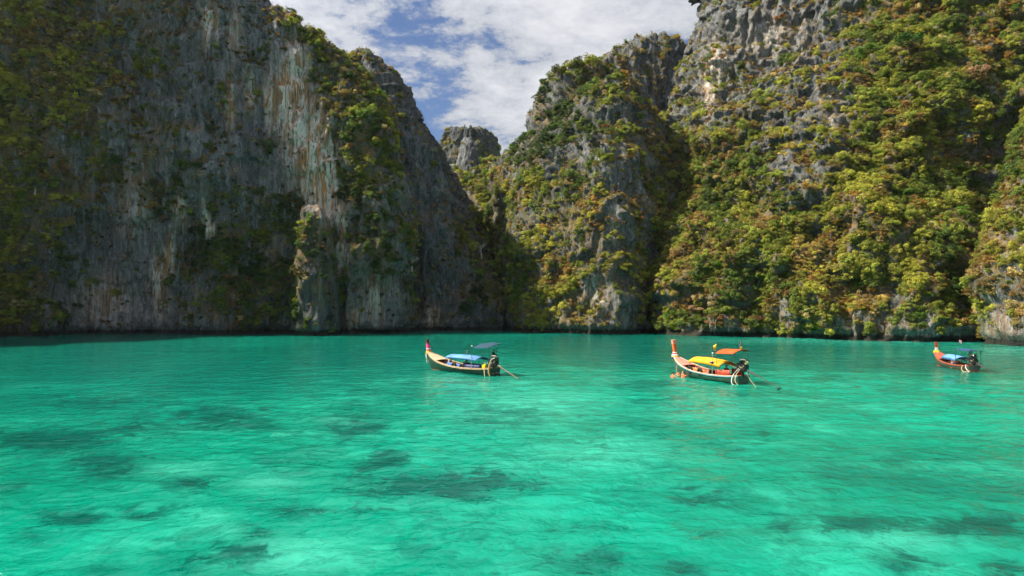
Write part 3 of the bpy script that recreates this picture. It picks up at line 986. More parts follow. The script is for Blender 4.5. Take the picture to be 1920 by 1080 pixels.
# ------------------------------------------------------------------ trees one can tell apart
def limb(verts, faces, pts, radii, sides=6):
    b = len(verts)
    pts = [Vector(p) for p in pts]
    for i, (p, r) in enumerate(zip(pts, radii)):
        d = (pts[min(i+1, len(pts)-1)]-pts[max(i-1, 0)]).normalized()
        a = d.orthogonal().normalized(); c = d.cross(a)
        for k in range(sides):
            th = 2*math.pi*k/sides
            verts.append(tuple(p + a*(r*math.cos(th)) + c*(r*math.sin(th))))
    for i in range(len(pts)-1):
        for k in range(sides):
            k2 = (k+1) % sides
            faces.append((b+i*sides+k, b+i*sides+k2, b+(i+1)*sides+k2, b+(i+1)*sides+k))

def trunk_mesh(seed, lean, bare=False):
    r = random.Random(seed)
    v, f = [], []
    top = Vector((lean*0.5, r.uniform(-0.1, 0.1), 0.75))
    mid = Vector((lean*0.2+r.uniform(-0.05, 0.05), r.uniform(-0.06, 0.06), 0.38))
    limb(v, f, [(0, 0, -0.25), mid*0.5, mid, top], [0.075, 0.06, 0.05, 0.03])
    nb = 9 if bare else 6
    for i in range(nb):
        a = 2*math.pi*i/nb + r.uniform(-0.4, 0.4)
        k = r.uniform(0.35, 0.95)
        s = mid.lerp(top, k) if k > 0.5 else (mid*0.6).lerp(mid, k*2)
        e = s + Vector((math.cos(a)*r.uniform(0.4, 0.75), math.sin(a)*r.uniform(0.4, 0.75), r.uniform(0.12, 0.5)))
        m = s.lerp(e, 0.5) + Vector((0, 0, r.uniform(0.0, 0.12)))
        limb(v, f, [s, m, e], [0.028, 0.018, 0.007], 5)
        for j in range(3 if bare else 1):
            s2 = m.lerp(e, r.uniform(0.1, 0.8))
            e2 = s2 + Vector((r.uniform(-0.35, 0.35), r.uniform(-0.35, 0.35), r.uniform(0.0, 0.3)))
            limb(v, f, [s2, s2.lerp(e2, 0.5)+Vector((0, 0, 0.04)), e2], [0.014, 0.009, 0.004], 4)
    me = bpy.data.meshes.new('trunk')
    me.from_pydata(v, [], f)
    me.polygons.foreach_set('use_smooth', np.ones(len(f), dtype=bool))
    me.materials.append(M_DEADWOOD if bare else M_BARK)
    return me

SHAPES = {'round': dict(lobes=11, leaves=1700, size=0.058, flat=0.85, spread=0.62, lobe_r=(0.26, 0.42)),
          'spreading': dict(lobes=13, leaves=1600, size=0.058, flat=0.42, spread=0.85, lobe_r=(0.2, 0.36)),
          'upright': dict(lobes=10, leaves=1500, size=0.058, flat=1.25, spread=0.55, lobe_r=(0.22, 0.36)),
          'ragged': dict(lobes=12, leaves=950, size=0.058, flat=0.9, spread=0.85, lobe_r=(0.15, 0.28))}
CROWNS = {}
for si, (nm, kw) in enumerate(SHAPES.items()):
    CROWNS[nm] = []
    for k in range(3):
        v, tint, warm = lobed(500+si*10+k, **kw)
        v = v + np.array([0, 0, 0.35])
        CROWNS[nm].append(leaf_mesh('crown', (v, tint, warm), M_LEAF_T))
TRUNKS = [trunk_mesh(40+k, (-0.2, 0.0, 0.25)[k % 3]) for k in range(4)]
BARE = [trunk_mesh(60+k, (-0.4, 0.5)[k % 2], True) for k in range(3)]

TREES = []
def add_tree(p, size, shape, colr, label=None, group=None, category='tree', bare=False, r=random):
    root = bpy.data.objects.new('bare_tree' if bare else 'cliff_tree', None)
    root.empty_display_size = 0.5
    COL.objects.link(root)
    root.location = p
    root.rotation_euler = (r.uniform(-0.15, 0.15), r.uniform(-0.15, 0.15), r.uniform(0, 6.28))
    root.scale = (size*r.uniform(0.9, 1.15), size*r.uniform(0.9, 1.15), size*r.uniform(0.85, 1.1))
    tk = link('trunk', r.choice(BARE if bare else TRUNKS), root)
    if not bare:
        cr = link('crown', r.choice(CROWNS[shape]), root)
        cr.color = (*colr, 1.0)
    tag(root, label, category, group)
    TREES.append(root)
    return root

flat_px, flat_py = px, py
def ground_at(qx, qy):
    """the visible rock point nearest to a pixel"""
    best = None
    for R in ROCKS:
        V = R['V'].reshape(-1, 3)
        ax, ay, dp = project(V)
        d2 = (ax-qx)**2 + (ay-qy)**2 + np.where(dp < 10, 1e9, 0)
        near = np.where(d2 < 64)[0]
        if len(near) == 0:
            near = np.array([np.argmin(d2)])
        j = near[np.argmin(dp[near])]
        k = (d2[j] > 200, dp[j] if d2[j] < 200 else d2[j])
        if best is None or k < best[0]:
            best = (k, V[j])
    return best[1]

GREEN = (0.045, 0.105, 0.018); DARK = (0.022, 0.055, 0.014); LIME = (0.105, 0.19, 0.022); YEL = (0.20, 0.215, 0.03)
OLIVE = (0.085, 0.105, 0.03); STRAW = (0.40, 0.30, 0.16); BLUSH = (0.42, 0.26, 0.17); RUST = (0.26, 0.13, 0.045)
SPECIAL = [
    (585, 408, 2.3, 'upright', LIME, 'bright green tree tuft crowning the grey limestone pinnacle'),
    (645, 545, 2.0, 'ragged', YEL, 'yellow-green ragged shrub just right of the grey pinnacle'),
    (608, 462, 1.6, 'ragged', RUST, 'rust-brown dry shrub on the flank of the grey pinnacle'),
    (34, 572, 3.0, 'ragged', STRAW, 'pale straw-coloured tree near the water at the far left edge'),
    (22, 606, 2.4, 'spreading', YEL, 'yellow-green low shrub at the waterline at the far left edge'),
    (585, 62, 3.4, 'round', OLIVE, 'olive tree on the skyline above the ochre-streaked left wall'),
    (632, 100, 2.6, 'round', OLIVE, 'olive tree at the right end of the left cliff skyline'),
    (1705, 92, 5.2, 'spreading', GREEN, 'large spreading green tree with visible branches high on the right mountainside'),
    (1620, 100, 4.0, 'round', LIME, 'light green round tree high on the right mountainside beside bare rock'),
    (1845, 138, 2.8, 'spreading', BLUSH, 'pale pinkish flowering tree beside the dark hollow on the right'),
    (1305, 578, 2.6, 'spreading', BLUSH, 'pale blush flowering shrub near the water at the left foot of the right mountainside'),
    (1818, 405, 3.2, 'ragged', LIME, 'light green ragged tree in the dark hollow beside the near right slope'),
    (1745, 430, 2.4, 'ragged', STRAW, 'straw-coloured dry tree midway up the right mountainside'),
    (1790, 540, 3.2, 'upright', GREEN, 'tall green tree at the foot of the dark hollow on the right'),
    (1465, 30, 2.4, 'spreading', RUST, 'rust-brown shrub on the bare upper right rock wall'),
    (905, 405, 3.0, 'round', LIME, 'bright green tree catching sun in the gully between the cliffs'),
    (1045, 128, 4.2, 'spreading', OLIVE, 'olive spreading tree on the left brow of the central crag'),
    (1085, 118, 4.0, 'round', OLIVE, 'olive round tree on the flat brow of the central crag'),
    (680, 215, 3.2, 'round', LIME, 'lime-green round tree on the leafy arete above the dark ridge'),
    (705, 265, 3.0, 'spreading', YEL, 'yellow-green spreading tree on the sunlit part of the leafy arete'),
    (1345, 600, 2.8, 'ragged', RUST, 'rust-orange dry bush by the water under the right mountainside'),
    (1205, 410, 2.4, 'ragged', RUST, 'reddish dry bush on the shaded right side of the central crag'),
]
used = []
for (qx, qy, sz, shp, colr, lab) in SPECIAL:
    g = ground_at(qx, qy)
    add_tree((g[0], g[1]-0.2, g[2]-0.25*sz), sz*0.72, shp, colr, lab)
    used.append((qx, qy))
for (qx, qy, sz, lab) in [(72, 362, 3.0, 'bare white-branched dead tree sticking out of the left cliff greenery'), (905, 472, 3.0, 'bare pale dead tree leaning out of the shaded gully'),
                          (780, 500, 2.6, 'thin bare dead trunk on the dark ridge')]:
    g = ground_at(qx, qy)
    add_tree((g[0], g[1]-0.4, g[2]-0.4), sz, 'bare', None, lab, bare=True)

WHERE = {0: 'the shaded left cliff', 2: 'the dark ridge', 3: 'the gully', 4: 'the central buttress', 5: 'the central back peak', 6: 'the right mountainside', 7: 'the near right-edge slope'}
QUOTA = {0: 34, 2: 8, 3: 8, 4: 26, 5: 14, 6: 64, 7: 14}
ordinal = ['leftmost', 'second from left', 'third from left', 'fourth from left', 'fifth from left', 'sixth from left', 'seventh from left', 'eighth from left', 'ninth from left', 'tenth from left',
           'eleventh from left', 'twelfth from left']
vis = seen(P, 1.0) & (px > 5) & (px < 1915) & (py > 5) & (py < 606) & (cand[:, 8] > 0.45) & ~isdry
order = rng.permutation(np.where(vis)[0])
count = {k: 0 for k in QUOTA}
chosen = []
for i in order:
    ri = int(cand[i, 9])
    if ri not in QUOTA or count[ri] >= QUOTA[ri]:
        continue
    if any((px[i]-a)**2 + (py[i]-b)**2 < (46 if ri not in (2, 3) else 34)**2 for a, b in used):
        continue
    used.append((px[i], py[i])); count[ri] += 1
    tn = float(np.clip(tone[i] + random.gauss(0, 0.12), 0, 1))
    look, c = (('dark green', DARK) if tn < 0.28 else ('green', GREEN) if tn < 0.5 else ('light green', LIME) if tn < 0.68 else ('yellow-green', YEL))
    if random.random() < 0.14:
        look, c = random.choice([('straw-coloured', STRAW), ('rusty brown', RUST), ('olive', OLIVE)])
    shp = random.choice(['round', 'round', 'spreading', 'upright', 'ragged'])
    zone = 'low on' if py[i] > 460 else 'midway up' if py[i] > 260 else 'high on'
    chosen.append((look, shp, zone, ri, float(px[i]), i, c))
byk = {}
for ch in chosen:
    byk.setdefault(ch[:4], []).append(ch)
for key, lst in byk.items():
    lst.sort(key=lambda q: q[4])
    look, shp, zone, ri = key
    for k, ch in enumerate(lst):
        i = ch[5]
        sz = random.uniform(1.1, 1.95)
        j = random.uniform(0.8, 1.2)
        lab = f'{look} {shp} tree {zone} {WHERE[ri]}' + (f', {ordinal[k]} of its kind' if len(lst) > 1 else '')
        add_tree((P[i, 0], P[i, 1]-0.1, P[i, 2]-0.35*sz), sz, shp, tuple(x*j for x in ch[6]), lab, 'trees growing on ' + WHERE[ri])
print('trees', len(TREES))
# ------------------------------------------------------------------ boats
def paint(name, c, rough=0.5, wear=0.25, dirt=(0.10, 0.08, 0.06), scale=3.0, spec=0.4, metal=0.0, both=None):
    c = tuple(x*0.82 for x in c)
    m, t, out = material(name)
    co = t.new('ShaderNodeTexCoord')
    v = co.outputs['Object']
    n, _ = t.noise(t.vmath('MULTIPLY', v, (0.6, 1.4, 2.2)), scale, 6.0, 0.65, 0.4)
    n2, _ = t.noise(v, scale*0.35, 3.0, 0.5)
    n3, _ = t.noise(v, scale*9, 3.0, 0.6)
    k = tuple(min(1, x*1.22) for x in c)
    cc = t.mix(t.smooth(n2, 0.35, 0.65), tuple(x*0.82 for x in c), k)
    cc = t.mix(t.smooth(n, 0.60, 0.74, 0.0, wear), cc, dirt)
    p = principled(t, out, cc, rough, spec, Metallic=metal)
    b = t.new('ShaderNodeBump')
    b.inputs['Strength'].default_value = 0.25
    b.inputs['Distance'].default_value = 0.02
    t.put(b.inputs['Height'], n3)
    t.l.new(b.outputs[0], p.inputs['Normal'])
    return m

def hull_paint(name, upper, lower, line, rust=(0.16, 0.08, 0.035), zl=0.18):
    """weathered paint above, stained foot near the waterline, seams between planks"""
    m, t, out = material(name)
    co = t.new('ShaderNodeTexCoord')
    v = co.outputs['Object']
    sep = t.new('ShaderNodeSeparateXYZ')
    t.l.new(v, sep.inputs[0])
    n, _ = t.noise(t.vmath('MULTIPLY', v, (0.8, 1.0, 2.5)), 2.2, 6.0, 0.68, 0.5)
    n2, _ = t.noise(t.vmath('MULTIPLY', v, (3.0, 3.0, 0.5)), 2.5, 4.0, 0.6)
    z = t.math('ADD', sep.outputs[2], t.math('MULTIPLY', t.math('SUBTRACT', n, 0.5), 0.25))
    c = t.mix(t.smooth(n, 0.4, 0.62), upper, tuple(x*1.5+0.01 for x in upper))
    c = t.mix(t.smooth(n, 0.60, 0.70, 0.0, 0.8), c, rust)
    c = t.mix(t.smooth(n2, 0.58, 0.72, 0.0, 0.35), c, line)
    c = t.mix(t.smooth(z, zl+0.06, zl-0.06), c, lower)
    seam = t.math('FRACT', t.math('MULTIPLY', sep.outputs[2], 5.2))
    c = t.mix(t.smooth(seam, 0.07, 0.0, 0.0, 0.6), c, (0.02, 0.02, 0.018))
    p = principled(t, out, c, 0.45, 0.4)
    b = t.new('ShaderNodeBump')
    b.inputs['Strength'].default_value = 0.5
    b.inputs['Distance'].default_value = 0.02
    t.put(b.inputs['Height'], t.smooth(seam, 0.0, 0.10))
    t.l.new(b.outputs[0], p.inputs['Normal'])
    return m

def planking(name, c, axis=1, per=7.0, gap=(0.05, 0.03, 0.02), rough=0.55):
    m, t, out = material(name)
    co = t.new('ShaderNodeTexCoord')
    v = co.outputs['Object']
    sep = t.new('ShaderNodeSeparateXYZ')
    t.l.new(v, sep.inputs[0])
    g, _ = t.noise(t.vmath('MULTIPLY', v, (1.2, 14.0, 14.0)), 1.0, 5.0, 0.6, 0.3)
    cc = t.mix(t.smooth(g, 0.3, 0.7), tuple(x*0.72 for x in c), tuple(min(1, x*1.2) for x in c))
    f = t.math('FRACT', t.math('MULTIPLY', sep.outputs[axis], per))
    cc = t.mix(t.smooth(f, 0.10, 0.0, 0.0, 0.8), cc, gap)
    principled(t, out, cc, rough, 0.35)
    return m

class MB:
    def __init__(self):
        self.v, self.f, self.m = [], [], []

    def quad(self, a, mi=0):
        b = len(self.v)
        self.v += [tuple(p) for p in a]
        self.f.append(tuple(range(b, b+len(a)))); self.m.append(mi)

    def box(self, c, s, rot=None, mi=0):
        b = len(self.v)
        R = Euler(rot).to_matrix() if rot else Matrix.Identity(3)
        for x, y, z in [(-1,-1,-1),(1,-1,-1),(1,1,-1),(-1,1,-1),(-1,-1,1),(1,-1,1),(1,1,1),(-1,1,1)]:
            self.v.append(tuple(Vector(c) + R @ Vector((x*s[0]/2, y*s[1]/2, z*s[2]/2))))
        for q in [(0,3,2,1),(4,5,6,7),(0,1,5,4),(1,2,6,5),(2,3,7,6),(3,0,4,7)]:
            self.f.append(tuple(b+i for i in q)); self.m.append(mi)

    def tube(self, pts, r, sides=7, mi=0, caps=True):
        b = len(self.v)
        rr = r if isinstance(r, (list, tuple)) else [r]*len(pts)
        n0 = len(self.f)
        limb(self.v, self.f, pts, rr, sides)
        if caps:
            self.f.append(tuple(b+k for k in range(sides))[::-1])
            e = b+(len(pts)-1)*sides
            self.f.append(tuple(e+k for k in range(sides)))
        self.m += [mi]*(len(self.f)-n0)

    def grid(self, P, mi=0, wrap=False):
        P = np.asarray(P, float)
        nr, nc = P.shape[:2]
        b = len(self.v)
        self.v += [tuple(p) for p in P.reshape(-1, 3)]
        for q in grid_faces(nr, nc, wrap):
            self.f.append(tuple(int(b+i) for i in q)); self.m.append(mi)
        return b

    def torus(self, c, R, r, axis='y', n=20, k=8, mi=0, squash=1.0, lump=0.0):
        P = np.empty((n+1, k+1, 3))
        for i in range(n+1):
            a = 2*math.pi*i/n
            rr = r*(1+lump*math.sin(a*5+1)*math.cos(a*3))
            for j in range(k+1):
                th = 2*math.pi*j/k
                d = R + rr*math.cos(th)
                q = (d*math.cos(a), d*math.sin(a), rr*squash*math.sin(th))
                P[i, j] = {'z': (q[0], q[1], q[2]), 'y': (q[0], q[2], q[1]), 'x': (q[2], q[0], q[1])}[axis]
        P += np.array(c)
        self.grid(P, mi)

    def ball(self, c, s, n=10, k=8, mi=0):
        P = np.empty((k+1, n+1, 3))
        for i in range(k+1):
            e = -math.pi/2 + math.pi*i/k
            for j in range(n+1):
                a = 2*math.pi*j/n
                P[i, j] = (c[0]+s[0]*math.cos(e)*math.cos(a), c[1]+s[1]*math.cos(e)*math.sin(a), c[2]+s[2]*math.sin(e))
        self.grid(P, mi)

    def build(self, name, mats, parent=None, smooth=True, bevel=0.0, loc=None):
        me = bpy.data.meshes.new(name)
        me.from_pydata(self.v, [], self.f)
        mats = mats if isinstance(mats, (list, tuple)) else [mats]
        for m in mats:
            me.materials.append(m)
        me.polygons.foreach_set('material_index', np.array(self.m, np.int32))
        bm = bmesh.new(); bm.from_mesh(me)
        bmesh.ops.remove_doubles(bm, verts=bm.verts, dist=1e-5)
        if bevel:
            bmesh.ops.bevel(bm, geom=[e for e in bm.edges if len(e.link_faces) == 2 and e.calc_face_angle(0) > 0.7], offset=bevel, segments=2, affect='EDGES', profile=0.5)
        bmesh.ops.recalc_face_normals(bm, faces=bm.faces)
        bm.to_mesh(me); bm.free()
        if smooth:
            me.polygons.foreach_set('use_smooth', np.ones(len(me.polygons), dtype=bool))
            try:
                me.set_sharp_from_angle(angle=math.radians(38))
            except Exception:
                pass
        o = link(name, me, parent)
        if loc is not None:
            o.location = loc
        return o

U_B = [0, .12, .35, .6, .76, .86, .93, .97, 1.0]
V_B = [.66, .88, 1.06, 1.06, .93, .72, .48, .30, .13]
U_S = [0, .15, .35, .55, .70, .82, .91, .97, 1.0]
V_S = [.74, .60, .56, .64, .83, 1.10, 1.40, 1.66, 1.84]
U_K = [0, .3, .7, .88, .94, .975, 1.0]
V_K = [-.26, -.32, -.30, -.24, -.12, .35, 1.15]
def _smooth_interp(u, U, V):
    u = np.asarray(u, float)
    s = 0.0
    for d in (-0.03, -0.015, 0, 0.015, 0.03):
        s = s + np.interp(u+d, U, V)
    return s/5
def half_beam(u): return _smooth_interp(u, U_B, V_B)
def sheer(u): return _smooth_interp(u, U_S, V_S)
def keel(u): return _smooth_interp(u, U_K, V_K)

YELLOW_F = paint('yellow_cloth', (0.80, 0.50, 0.03), 0.8, 0.1)
WHITE_F = paint('white_cloth', (0.78, 0.77, 0.74), 0.8, 0.1)
RED_F = paint('red_cloth', (0.50, 0.03, 0.035), 0.8, 0.1)
BLUE_F = paint('navy_cloth', (0.035, 0.045, 0.20), 0.8, 0.1)
PINK_F = paint('pink_cloth', (0.70, 0.06, 0.26), 0.8, 0.1, dirt=(0.75, 0.55, 0.6))
ORANGE_F = paint('orange_garland', (0.80, 0.36, 0.05), 0.8, 0.2, dirt=(0.8, 0.6, 0.3))
BLACK_IRON = paint('black_engine_iron', (0.018, 0.018, 0.020), 0.45, 0.5, dirt=(0.10, 0.075, 0.055), scale=6, spec=0.5)
STEEL = paint('worn_steel', (0.42, 0.40, 0.36), 0.4, 0.4, dirt=(0.2, 0.12, 0.07), metal=0.6)
POLE = paint('dark_pole', (0.05, 0.055, 0.055), 0.5, 0.3, dirt=(0.3, 0.28, 0.25))
WOODPOLE = paint('weathered_wood', (0.42, 0.33, 0.22), 0.8, 0.4, dirt=(0.2, 0.14, 0.09))
ROPE = paint('pale_rope', (0.62, 0.52, 0.33), 0.9, 0.3, dirt=(0.35, 0.28, 0.15))
RUBBER = paint('tyre_rubber', (0.015, 0.015, 0.016), 0.75, 0.4, dirt=(0.06, 0.055, 0.05))
INTERIOR = planking('boat_interior_wood', (0.20, 0.085, 0.045), 0, 1.6)
BARE_WOOD = planking('bare_wood', (0.48, 0.36, 0.23), 1, 5.0, gap=(0.2, 0.12, 0.07))

def flag(parent, p0, h, w, mats, bands, droop, name='flag', pole_h=None, pole_r=0.012):
    """a small flag on its own staff; bands = relative stripe heights"""
    top = Vector(p0) + Vector((0, 0, pole_h))
    st = MB(); st.tube([p0, tuple(top)], pole_r, 5)
    so = st.build('flag_staff', POLE, parent)
    b = MB()
    n = 7
    z = 0.0
    tot = sum(bands)
    for bi, bh in enumerate(bands):
        z1 = z + bh/tot
        P = np.empty((2, n+1, 3))
        for r_, zz in enumerate((z, z1)):
            for j in range(n+1):
                s = j/n
                P[r_, j] = (top.x - s*w*droop[0], top.y + s*w*droop[1] + 0.05*math.sin(s*7+zz*2), top.z - zz*h - s*w*droop[2] + 0.02*math.sin(s*9))
        b.grid(P, bi)
        z = z1
    o = b.build(name, mats, so)
    sd = o.modifiers.new('cloth', 'SOLIDIFY'); sd.thickness = 0.012
    return so

def make_boat(cfg):
    L = cfg['L']
    root = bpy.data.objects.new('longtail_boat', None)
    COL.objects.link(root)
    root.location = cfg['stern']
    root.rotation_euler = (0, cfg.get('trim', 0.0), math.atan2(cfg['dir'][1], cfg['dir'][0]))
    s = cfg.get('scale', 1.0)
    root.scale = (s, s, s)
    tag(root, cfg['label'], 'boat', 'wooden longtail boats moored in the lagoon')
    m = cfg['mats']
    # hull: outer and inner skins closed by the rim and the transom
    us = np.concatenate([np.linspace(0, 0.85, 30), np.linspace(0.865, 1.0, 20)])
    prof = [(0, 0), (.30, .05), (.58, .20), (.80, .42), (.93, .70), (1, 1)]
    def section(u, inset):
        b = float(half_beam(u))-inset; k = float(keel(u))+inset*1.5; h = float(sheer(u))-k
        b = max(b, 0.02)
        pts = [(u*L, -b*a, k+h*c) for a, c in prof[::-1]] + [(u*L, b*a, k+h*c) for a, c in prof[1:]]
        return pts
    hb = MB()
    hb.grid([section(u, 0.0) for u in us])
    hb.grid([section(u, 0.05) for u in us], 1)
    for side in (0, -1):
        hb.grid([[section(u, 0.0)[side], section(u, 0.05)[side]] for u in us])
    s0, s1 = section(0, 0.0), section(0, 0.05)
    hb.quad(s0)
    hb.quad([(p[0]+0.05, p[1], p[2]) for p in s1], 1)
    e0 = section(1.0, 0.0)
    hb.quad(e0)
    hb.build('hull', [m['hull'], m['inside']], root)
    # gunwales and rub rails
    for sg in (1, -1):
        gw = MB()
        P = []
        for u in us:
            b = float(half_beam(u)); z = float(sheer(u))
            P.append([(u*L, sg*(b+0.05), z-0.02), (u*L, sg*(b+0.05), z+0.045), (u*L, sg*(b-0.10 if b > .14 else 0.02), z+0.05), (u*L, sg*(b-0.10 if b > .14 else 0.02), z+0.012)])
        P = np.array(P)
        gw.grid(np.concatenate([P, P[:, :1]], 1))
        gw.quad(P[0]); gw.quad(P[-1])
        gw.build('gunwale', m['gunwale'], root)
        rr = MB()
        P = []
        for u in us:
            b = float(half_beam(u)); z = float(sheer(u))
            P.append([(u*L, sg*(b+0.028), z-0.024), (u*L, sg*(b+0.040), z-0.06), (u*L, sg*(b+0.028), z-0.105), (u*L, sg*(b-0.02), z-0.105), (u*L, sg*(b-0.02), z-0.024)])
        P = np.array(P)
        rr.grid(np.concatenate([P, P[:, :1]], 1))
        rr.build('rub_rail', m['rail'], root)
    # decks
    fd = MB()
    ud = np.linspace(cfg.get('fd0', 0.74), 0.995, 16)
    top = []
    for i, u in enumerate(ud):
        b = max(float(half_beam(u))-0.07, 0.03); z = float(sheer(u))
        top.append([(u*L - (0.55*(1-(k/5.0)**2) if i == 0 else 0.0)*-1.0, b*k/5.0, z+0.03+0.05*(1-(k/5.0)**2)) for k in range(-5, 6)])
    fd.grid(top)
    fd.grid([[(p[0], p[1], p[2]-0.05) for p in top[0]], top[0]])
    fd.build('foredeck', m['deck'], root)
    bk = MB()
    u0 = cfg.get('fd0', 0.74)
    P = [[(p[0]+0.02, p[1]*0.97, p[2]-0.03) for p in top[0]], [(p[0]+0.02, p[1]*0.62, 0.0) for p in top[0]]]
    bk.grid(P)
    o = bk.build('bulkhead', m['inside'], root)
    o.modifiers.new('board', 'SOLIDIFY').thickness = 0.03
    sdk = MB()
    P = []
    for u in np.linspace(0.006, 0.11, 4):
        b = float(half_beam(u))-0.07; z = float(sheer(u))
        P.append([(u*L, b*k/3.0, z+0.012) for k in range(-3, 4)])
    sdk.grid(P)
    o = sdk.build('stern_deck', m['inside'], root)
    o.modifiers.new('board', 'SOLIDIFY').thickness = 0.04
    fl = MB()
    P = []
    for u in np.linspace(0.02, 0.9, 26):
        b = float(half_beam(u))*0.66
        P.append([(u*L, -b, 0.02), (u*L, b, 0.02)])
    fl.grid(P)
    o = fl.build('floor', m['inside'], root)
    o.modifiers.new('board', 'SOLIDIFY').thickness = 0.03
    for u in cfg['thwarts']:
        b = float(half_beam(u))-0.06
        t = MB(); t.box((u*L, 0, 0.40), (0.34, 2*b*0.88, 0.045))
        t.build('thwart', m['bench'], root, smooth=False)
    for u in np.arange(0.14, 0.73, 0.055):
        for sg in (1, -1):
            rb = MB()
            pts = section(u, 0.055)
            half = pts[6:] if sg > 0 else pts[:5][::-1]
            rb.tube([(p[0], p[1], p[2]) for p in half[1:]], 0.035, 4)
            rb.build('rib', m['ribs'], root)
    # prow post
    pp = MB()
    hgt = cfg['prow_h']
    zs = np.linspace(0.0, 1.0, 9)
    z0 = float(sheer(1.0))-0.35
    P = []
    for k in zs:
        x = L - 0.10 + cfg['prow_lean']*k**1.4
        z = z0 + hgt*k
        w = (0.13 + cfg['prow_flare']*k)*0.5
        d = (0.34 - 0.06*k)*0.5*cfg.get('prow_deep', 1.0)
        P.append([(x-d, -w, z), (x+d, -w*0.7, z+0.03*k), (x+d, w*0.7, z+0.03*k), (x-d, w, z), (x-d, -w, z)])
    pp.grid(P)
    pp.quad(P[-1][:4])
    post = pp.build('prow_post', m['prow'], root)
    def at_prow(k):
        return Vector((L - 0.10 + cfg['prow_lean']*k**1.4, 0, z0+hgt*k))
    if 'prow_tip' in m:
        c = MB()
        P = []
        for k in np.linspace(0.80, 1.012, 4):
            p = at_prow(k); w = (0.13+cfg['prow_flare']*k)*0.5+0.012; d = (0.34-0.06*k)*0.5*cfg.get('prow_deep', 1.0)+0.012
            P.append([(p.x-d, -w, p.z), (p.x+d, -w*0.7, p.z+0.03*k), (p.x+d, w*0.7, p.z+0.03*k), (p.x-d, w, p.z), (p.x-d, -w, p.z)])
        c.grid(P); c.quad(P[-1][:4])
        c.build('prow_tip', m['prow_tip'], post)
    for (k, R, r, mt) in cfg['garlands']:
        g = MB(); p = at_prow(k)
        g.torus((p.x-0.03, 0, p.z), R, r, 'z', 18, 8, 0, 1.1, 0.28)
        g.build('garland', mt, post)
    for (y, dx, ln, mt) in cfg['ribbons']:
        rbn = MB(); p = at_prow(0.14)
        P = []
        for i in range(9):
            k = i/8.0
            P.append([(p.x+dx+0.06*math.sin(k*5+y*9)-w2, y+0.05*math.sin(k*4), p.z-ln*k) for w2 in (-0.06, 0.06)])
        rbn.grid(P)
        o = rbn.build('ribbon', mt, post)
        o.modifiers.new('cloth', 'SOLIDIFY').thickness = 0.03
    # canopy on hoops and posts
    cn = cfg['canopy']
    x0, x1, w, z, arch, slope = cn['x0'], cn['x1'], cn['w'], cn['z'], cn['arch'], cn.get('slope', 0.0)
    cb = MB()
    P = []
    nx, ny = 14, 12
    def roof_pt(a, c):
        x = x0 + (x1-x0)*a
        sag = -0.035*math.sin(a*math.pi*4)**2*(1-c*c)
        return (x, w*c, z + slope*a + arch*(1-c*c) + sag + cn.get('bow', 0.0)*(1-(2*a-1)**2))
    for i in range(nx+1):
        row = [roof_pt(i/nx, -1+2*j/ny) for j in range(ny+1)]
        row = [(row[0][0], row[0][1]-0.01, row[0][2]-cn.get('drop', 0.14))] + row + [(row[-1][0], row[-1][1]+0.01, row[-1][2]-cn.get('drop', 0.14))]
        P.append(row)
    cb.grid(P)
    co_ = cb.build('canopy', cn['mat'], root)
    sd = co_.modifiers.new('cloth', 'SOLIDIFY'); sd.thickness = 0.02
    for a in (0.02, 0.34, 0.66, 0.98):
        hp = MB()
        hp.tube([(q[0], q[1]*0.985, q[2]-0.03) for q in [roof_pt(a, -1+2*j/10) for j in range(11)]], 0.018, 5)
        hp.build('canopy_hoop', POLE, root)
        for sg in (1, -1):
            q = roof_pt(a, sg)
            u = q[0]/L
            ps = MB()
            ps.tube([(q[0], sg*(float(half_beam(u))-0.09), float(sheer(u))-0.1), (q[0], q[1]*0.985, q[2]-0.03)], 0.018, 5)
            ps.build('canopy_post', cn.get('post', POLE), root)
    # side screens
    for (xa, xb, sg, zb, zt, mt) in cfg['screens']:
        sc_ = MB()
        P = []
        for i in range(9):
            x = xa+(xb-xa)*i/8.0; u = x/L
            y = sg*(float(half_beam(u))-0.13)
            P.append([(x, y, float(sheer(u))+zb), (x, y*0.985+0.015*math.sin(i*1.9), float(sheer(u))+(zb+zt)/2), (x, y*0.97, float(sheer(u))+zt)])
        sc_.grid(P)
        o = sc_.build('side_screen', mt, root)
        o.modifiers.new('cloth', 'SOLIDIFY').thickness = 0.02
    # upper sun roof
    sr = cfg['roof']
    b = MB()
    P = []
    for i in range(13):
        a = i/12.0
        row = []
        for j in range(9):
            c = -1+2*j/8.0
            x = sr['x0']+(sr['x1']-sr['x0'])*a
            zz = sr['z'] + sr.get('slope', 0)*a + sr.get('roll', 0)*c + sr.get('arch', 0)*(1-c*c) + sr.get('wave', 0.0)*(math.sin(a*6.0+c*2)+0.6*math.sin(a*11+c*3))
            row.append((x, sr['w']*c, zz))
        P.append(row)
    if len(sr['mats']) == 1:
        b.grid(P)
    else:
        P = np.array(P)
        for j in range(8):
            b.grid(P[:, j:j+2], sr['stripe'][j])
    ro = b.build('sun_roof', sr['mats'], root)
    ro.modifiers.new('cloth', 'SOLIDIFY').thickness = 0.025
    if sr.get('frame'):
        for jj in (0, 4, 8):
            q = MB(); q.tube([(P[i][jj][0], P[i][jj][1], P[i][jj][2]-0.03) for i in range(13)], 0.02, 5); q.build('roof_batten', POLE, root)
        for ii in (0, 6, 12):
            q = MB(); q.tube([(P[ii][j][0], P[ii][j][1], P[ii][j][2]-0.035) for j in range(9)], 0.02, 5); q.build('roof_batten', POLE, root)
